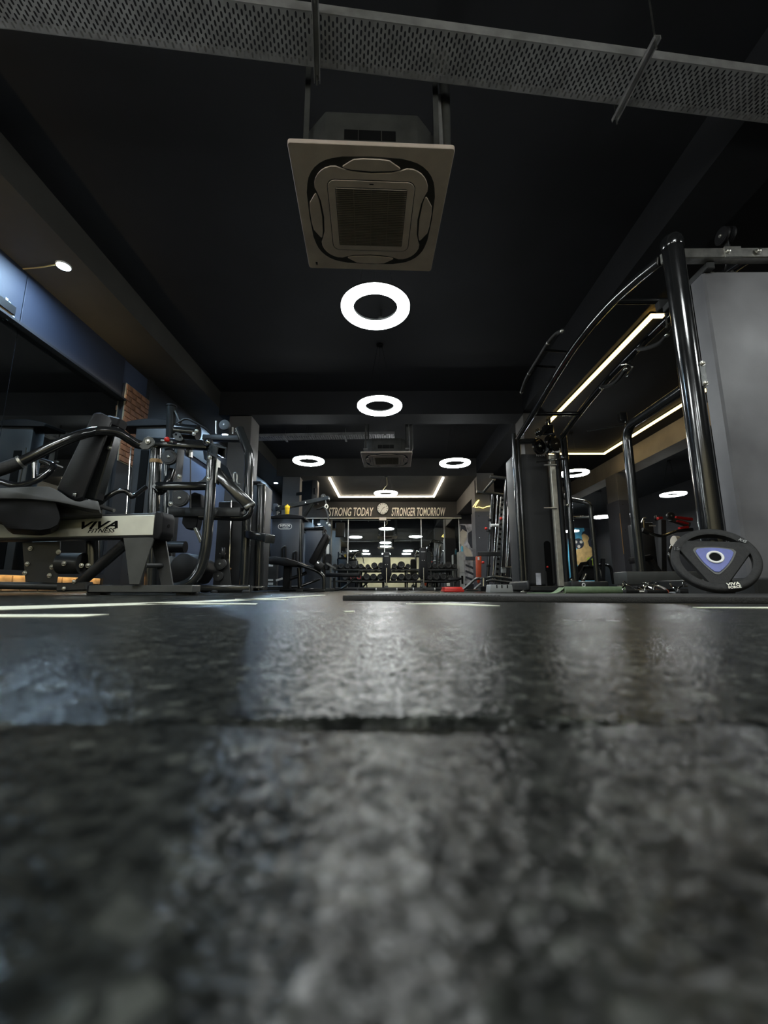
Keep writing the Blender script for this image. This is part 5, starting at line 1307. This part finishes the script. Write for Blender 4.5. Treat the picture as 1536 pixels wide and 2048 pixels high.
def dumbbell(u, v, r, z0, yoff, label, red=False):
    R = px(r, YK); key = (round(R, 3), red); x = A(u, v, YK).x; L = .10 + R * .5
    base = V((x, YK + yoff, z0 + .026))
    if key not in DB:
        t = Thing('dumbbell', label, 'dumbbell', base, 'dumbbells on the rack')
        for s in (-1, 1):
            o = base + V((0, s * L, R))
            t.part('head', G().lathe(o, -Y_ if s < 0 else Y_, [(R * .6, -R * .55), (R * .94, -R * .5), (R, -R * .35), (R, R * .25), (R * .9, R * .42), (R * .72, R * .45), (R * .68, R * .38)], 20), 'rubber_black')
            t.part('end_ring', G().lathe(o, -Y_ if s < 0 else Y_, [(R * .50, R * .42), (R * .62, R * .46), (R * .64, R * .40), (R * .50, R * .36)], 20, False), 'red_plastic' if red else 'bracket_grey')
        t.part('handle', G().tube([base + V((0, -L * .8, R)), base + V((0, L * .8, R))], .016, 10), 'chrome')
        DB[key] = t.o
    else:
        o = copy_tree(DB[key]); o.location = base; tag(o, label, 'dumbbell', 'dumbbells on the rack')
names = {}
for i, (cx, cy, r) in enumerate(((225, 320, 22), (280, 325, 24), (340, 325, 24), (400, 325, 24), (460, 328, 22), (522, 330, 20), (582, 325, 28), (643, 325, 28), (762, 325, 24), (825, 315, 33), (885, 325, 22), (1075, 315, 26), (1128, 325, 22), (1187, 325, 22), (1250, 325, 30), (1305, 335, 22))):
    lab = 'large black dumbbell on the top tier of the rack' if r > 27 else 'small black dumbbell on the top tier of the rack'
    dumbbell(U6(cx), V6(cy), r * .2213, z1, .12, lab)
for i, (cx, cy, r, red) in enumerate(((322, 430, 24, 0), (387, 438, 26, 1), (447, 438, 27, 1), (515, 430, 29, 0), (575, 430, 29, 0), (637, 430, 29, 0), (700, 432, 26, 0), (762, 430, 28, 0), (825, 430, 29, 0), (887, 430, 29, 0), (950, 430, 30, 0), (1080, 445, 22, 0), (1138, 435, 30, 0), (1200, 435, 30, 0), (1262, 440, 24, 0))):
    lab = 'black dumbbell with a red end ring on the lower tier of the rack' if red else ('large black dumbbell on the lower tier of the rack' if r > 27 else 'small black dumbbell on the lower tier of the rack')
    dumbbell(U6(cx), V6(cy), r * .2213, z2, -.02, lab, bool(red))

def bench(u, vt, Y, label):
    p = A(u, 1180, Y); zt = A(u, vt, Y).z; zb = A(u, 1156, Y).z; w = px(9.2, Y)
    t = Thing('adjustable_bench', label, 'gym bench', (p.x, Y, 0), 'adjustable benches before the mirror')
    o = [p.xy.to_3d() + V((a, 0, b)) for a, b in [(-w * .82, zt - .06), (-w * .6, zt), (w * .6, zt), (w * .82, zt - .06), (w * .95, zb + .28), (w * 1.15, zb + .1), (w * .6, zb - .04), (-w * .6, zb - .04), (-w * 1.15, zb + .1), (-w * .95, zb + .28)]]
    pad = t.part('back_pad', G().prism(o, V((0, .07, 0)), .02, 2), 'vinyl_black')
    t.part('maker_strip', G().box((p.x - .06, Y - .004, zt - .13), (p.x + .06, Y + .002, zt - .11)), 'grey_plastic', pad)
    for s in (-1, 1): t.part('pad_screw', G().disc((p.x + s * .03, Y - .002, zt - .36), Y_, .01, .008, seg=8), 'zinc', pad)
    t.part('seat_pad', G().box((p.x - w * .8, Y + .08, zb + .02), (p.x + w * .8, Y + .5, zb + .10), .02, None, 2), 'vinyl_black')
    t.part('centre_post', G().tube([V((p.x, Y - .03, zb + .28)), V((p.x, Y - .03, .09))], .02, 10), 'chrome')
    t.part('spine', G().beam((p.x, Y - .08, .07), (p.x, Y + .9, .09), .08, .08, Z_, .008), 'powder_black')
    t.part('rear_foot', G().beam((p.x, Y - .1, .13), (p.x, Y - .1, .02), .09, .06, Y_, .006), 'bracket_grey')
    t.part('foot_bar', G().beam((p.x - .29, Y - .1, .035), (p.x + .29, Y - .1, .035), .06, .05, Z_, .006), 'powder_black')
    for s in (-1, 1): t.part('wheel', G().disc((p.x + s * .29, Y - .1, .036), X_, .035, .03, .006, 16), 'white_plastic')
bench(773, 1104, 12.2, 'upright bench with the lower back pad before the dumbbell rack')
bench(847.5, 1095, 11.9, 'upright bench with the taller back pad before the dumbbell rack')
# flat bench with splayed legs
YG = 10.6
p0, p1 = A(650, 1150, YG), A(720, 1150, YG)
t = Thing('flat_bench', 'low flat black bench with slanted tube legs', 'gym bench', ((p0.x + p1.x) / 2, YG, 0))
t.part('pad', G().box((p0.x - .1, YG - .14, p0.z - .045), (p1.x, YG + .16, p0.z + .045), .02, None, 3), 'vinyl_black')
for a in (0, .16):
    t.part('leg', G().tube([A(708, 1156, YG + a), A(692, 1172, YG + a), A(680, 1179, YG + a), A(648, 1179.5, YG + a)], .03, 12, bend=.15), 'gloss_grey')
t.part('leg', G().tube([A(668, 1156, YG), A(668, 1179, YG)], .03, 12), 'gloss_grey')
# preacher pad by the rack end
YQ = 11.6
t = Thing('preacher_bench', 'low dark bench with a cushioned top at the end of the dumbbell rack', 'gym bench', (A(908, 1180, YQ).x, YQ, 0))
t.part('cushion', G().prism([A(u, v, YQ) for u, v in ((896, 1159), (902, 1155), (922, 1155), (926, 1158), (918, 1161), (898, 1162))], V((0, .35, 0)), .015, 2), 'vinyl_black')
t.part('post', G().beam(A(916, 1160, YQ + .1), A(916, 1180, YQ + .1), .10, .10, Y_, .01), 'powder_black')
t.part('post', G().beam(A(902, 1160, YQ + .1), A(902, 1180, YQ + .1), .06, .06, Y_, .01), 'powder_black')
t.part('chrome_strip', G().box(A(914, 1161.5, YQ + .03), V((A(921, 1161.5, YQ).x, YQ + .05, A(918, 1158.5, YQ).z)), .004), 'zinc')
t.part('label', G().box(A(893.5, 1172, YQ - .01), V((A(900, 1172, YQ).x, YQ + .02, A(896, 1166, YQ).z)), .003), 'mural_pale')
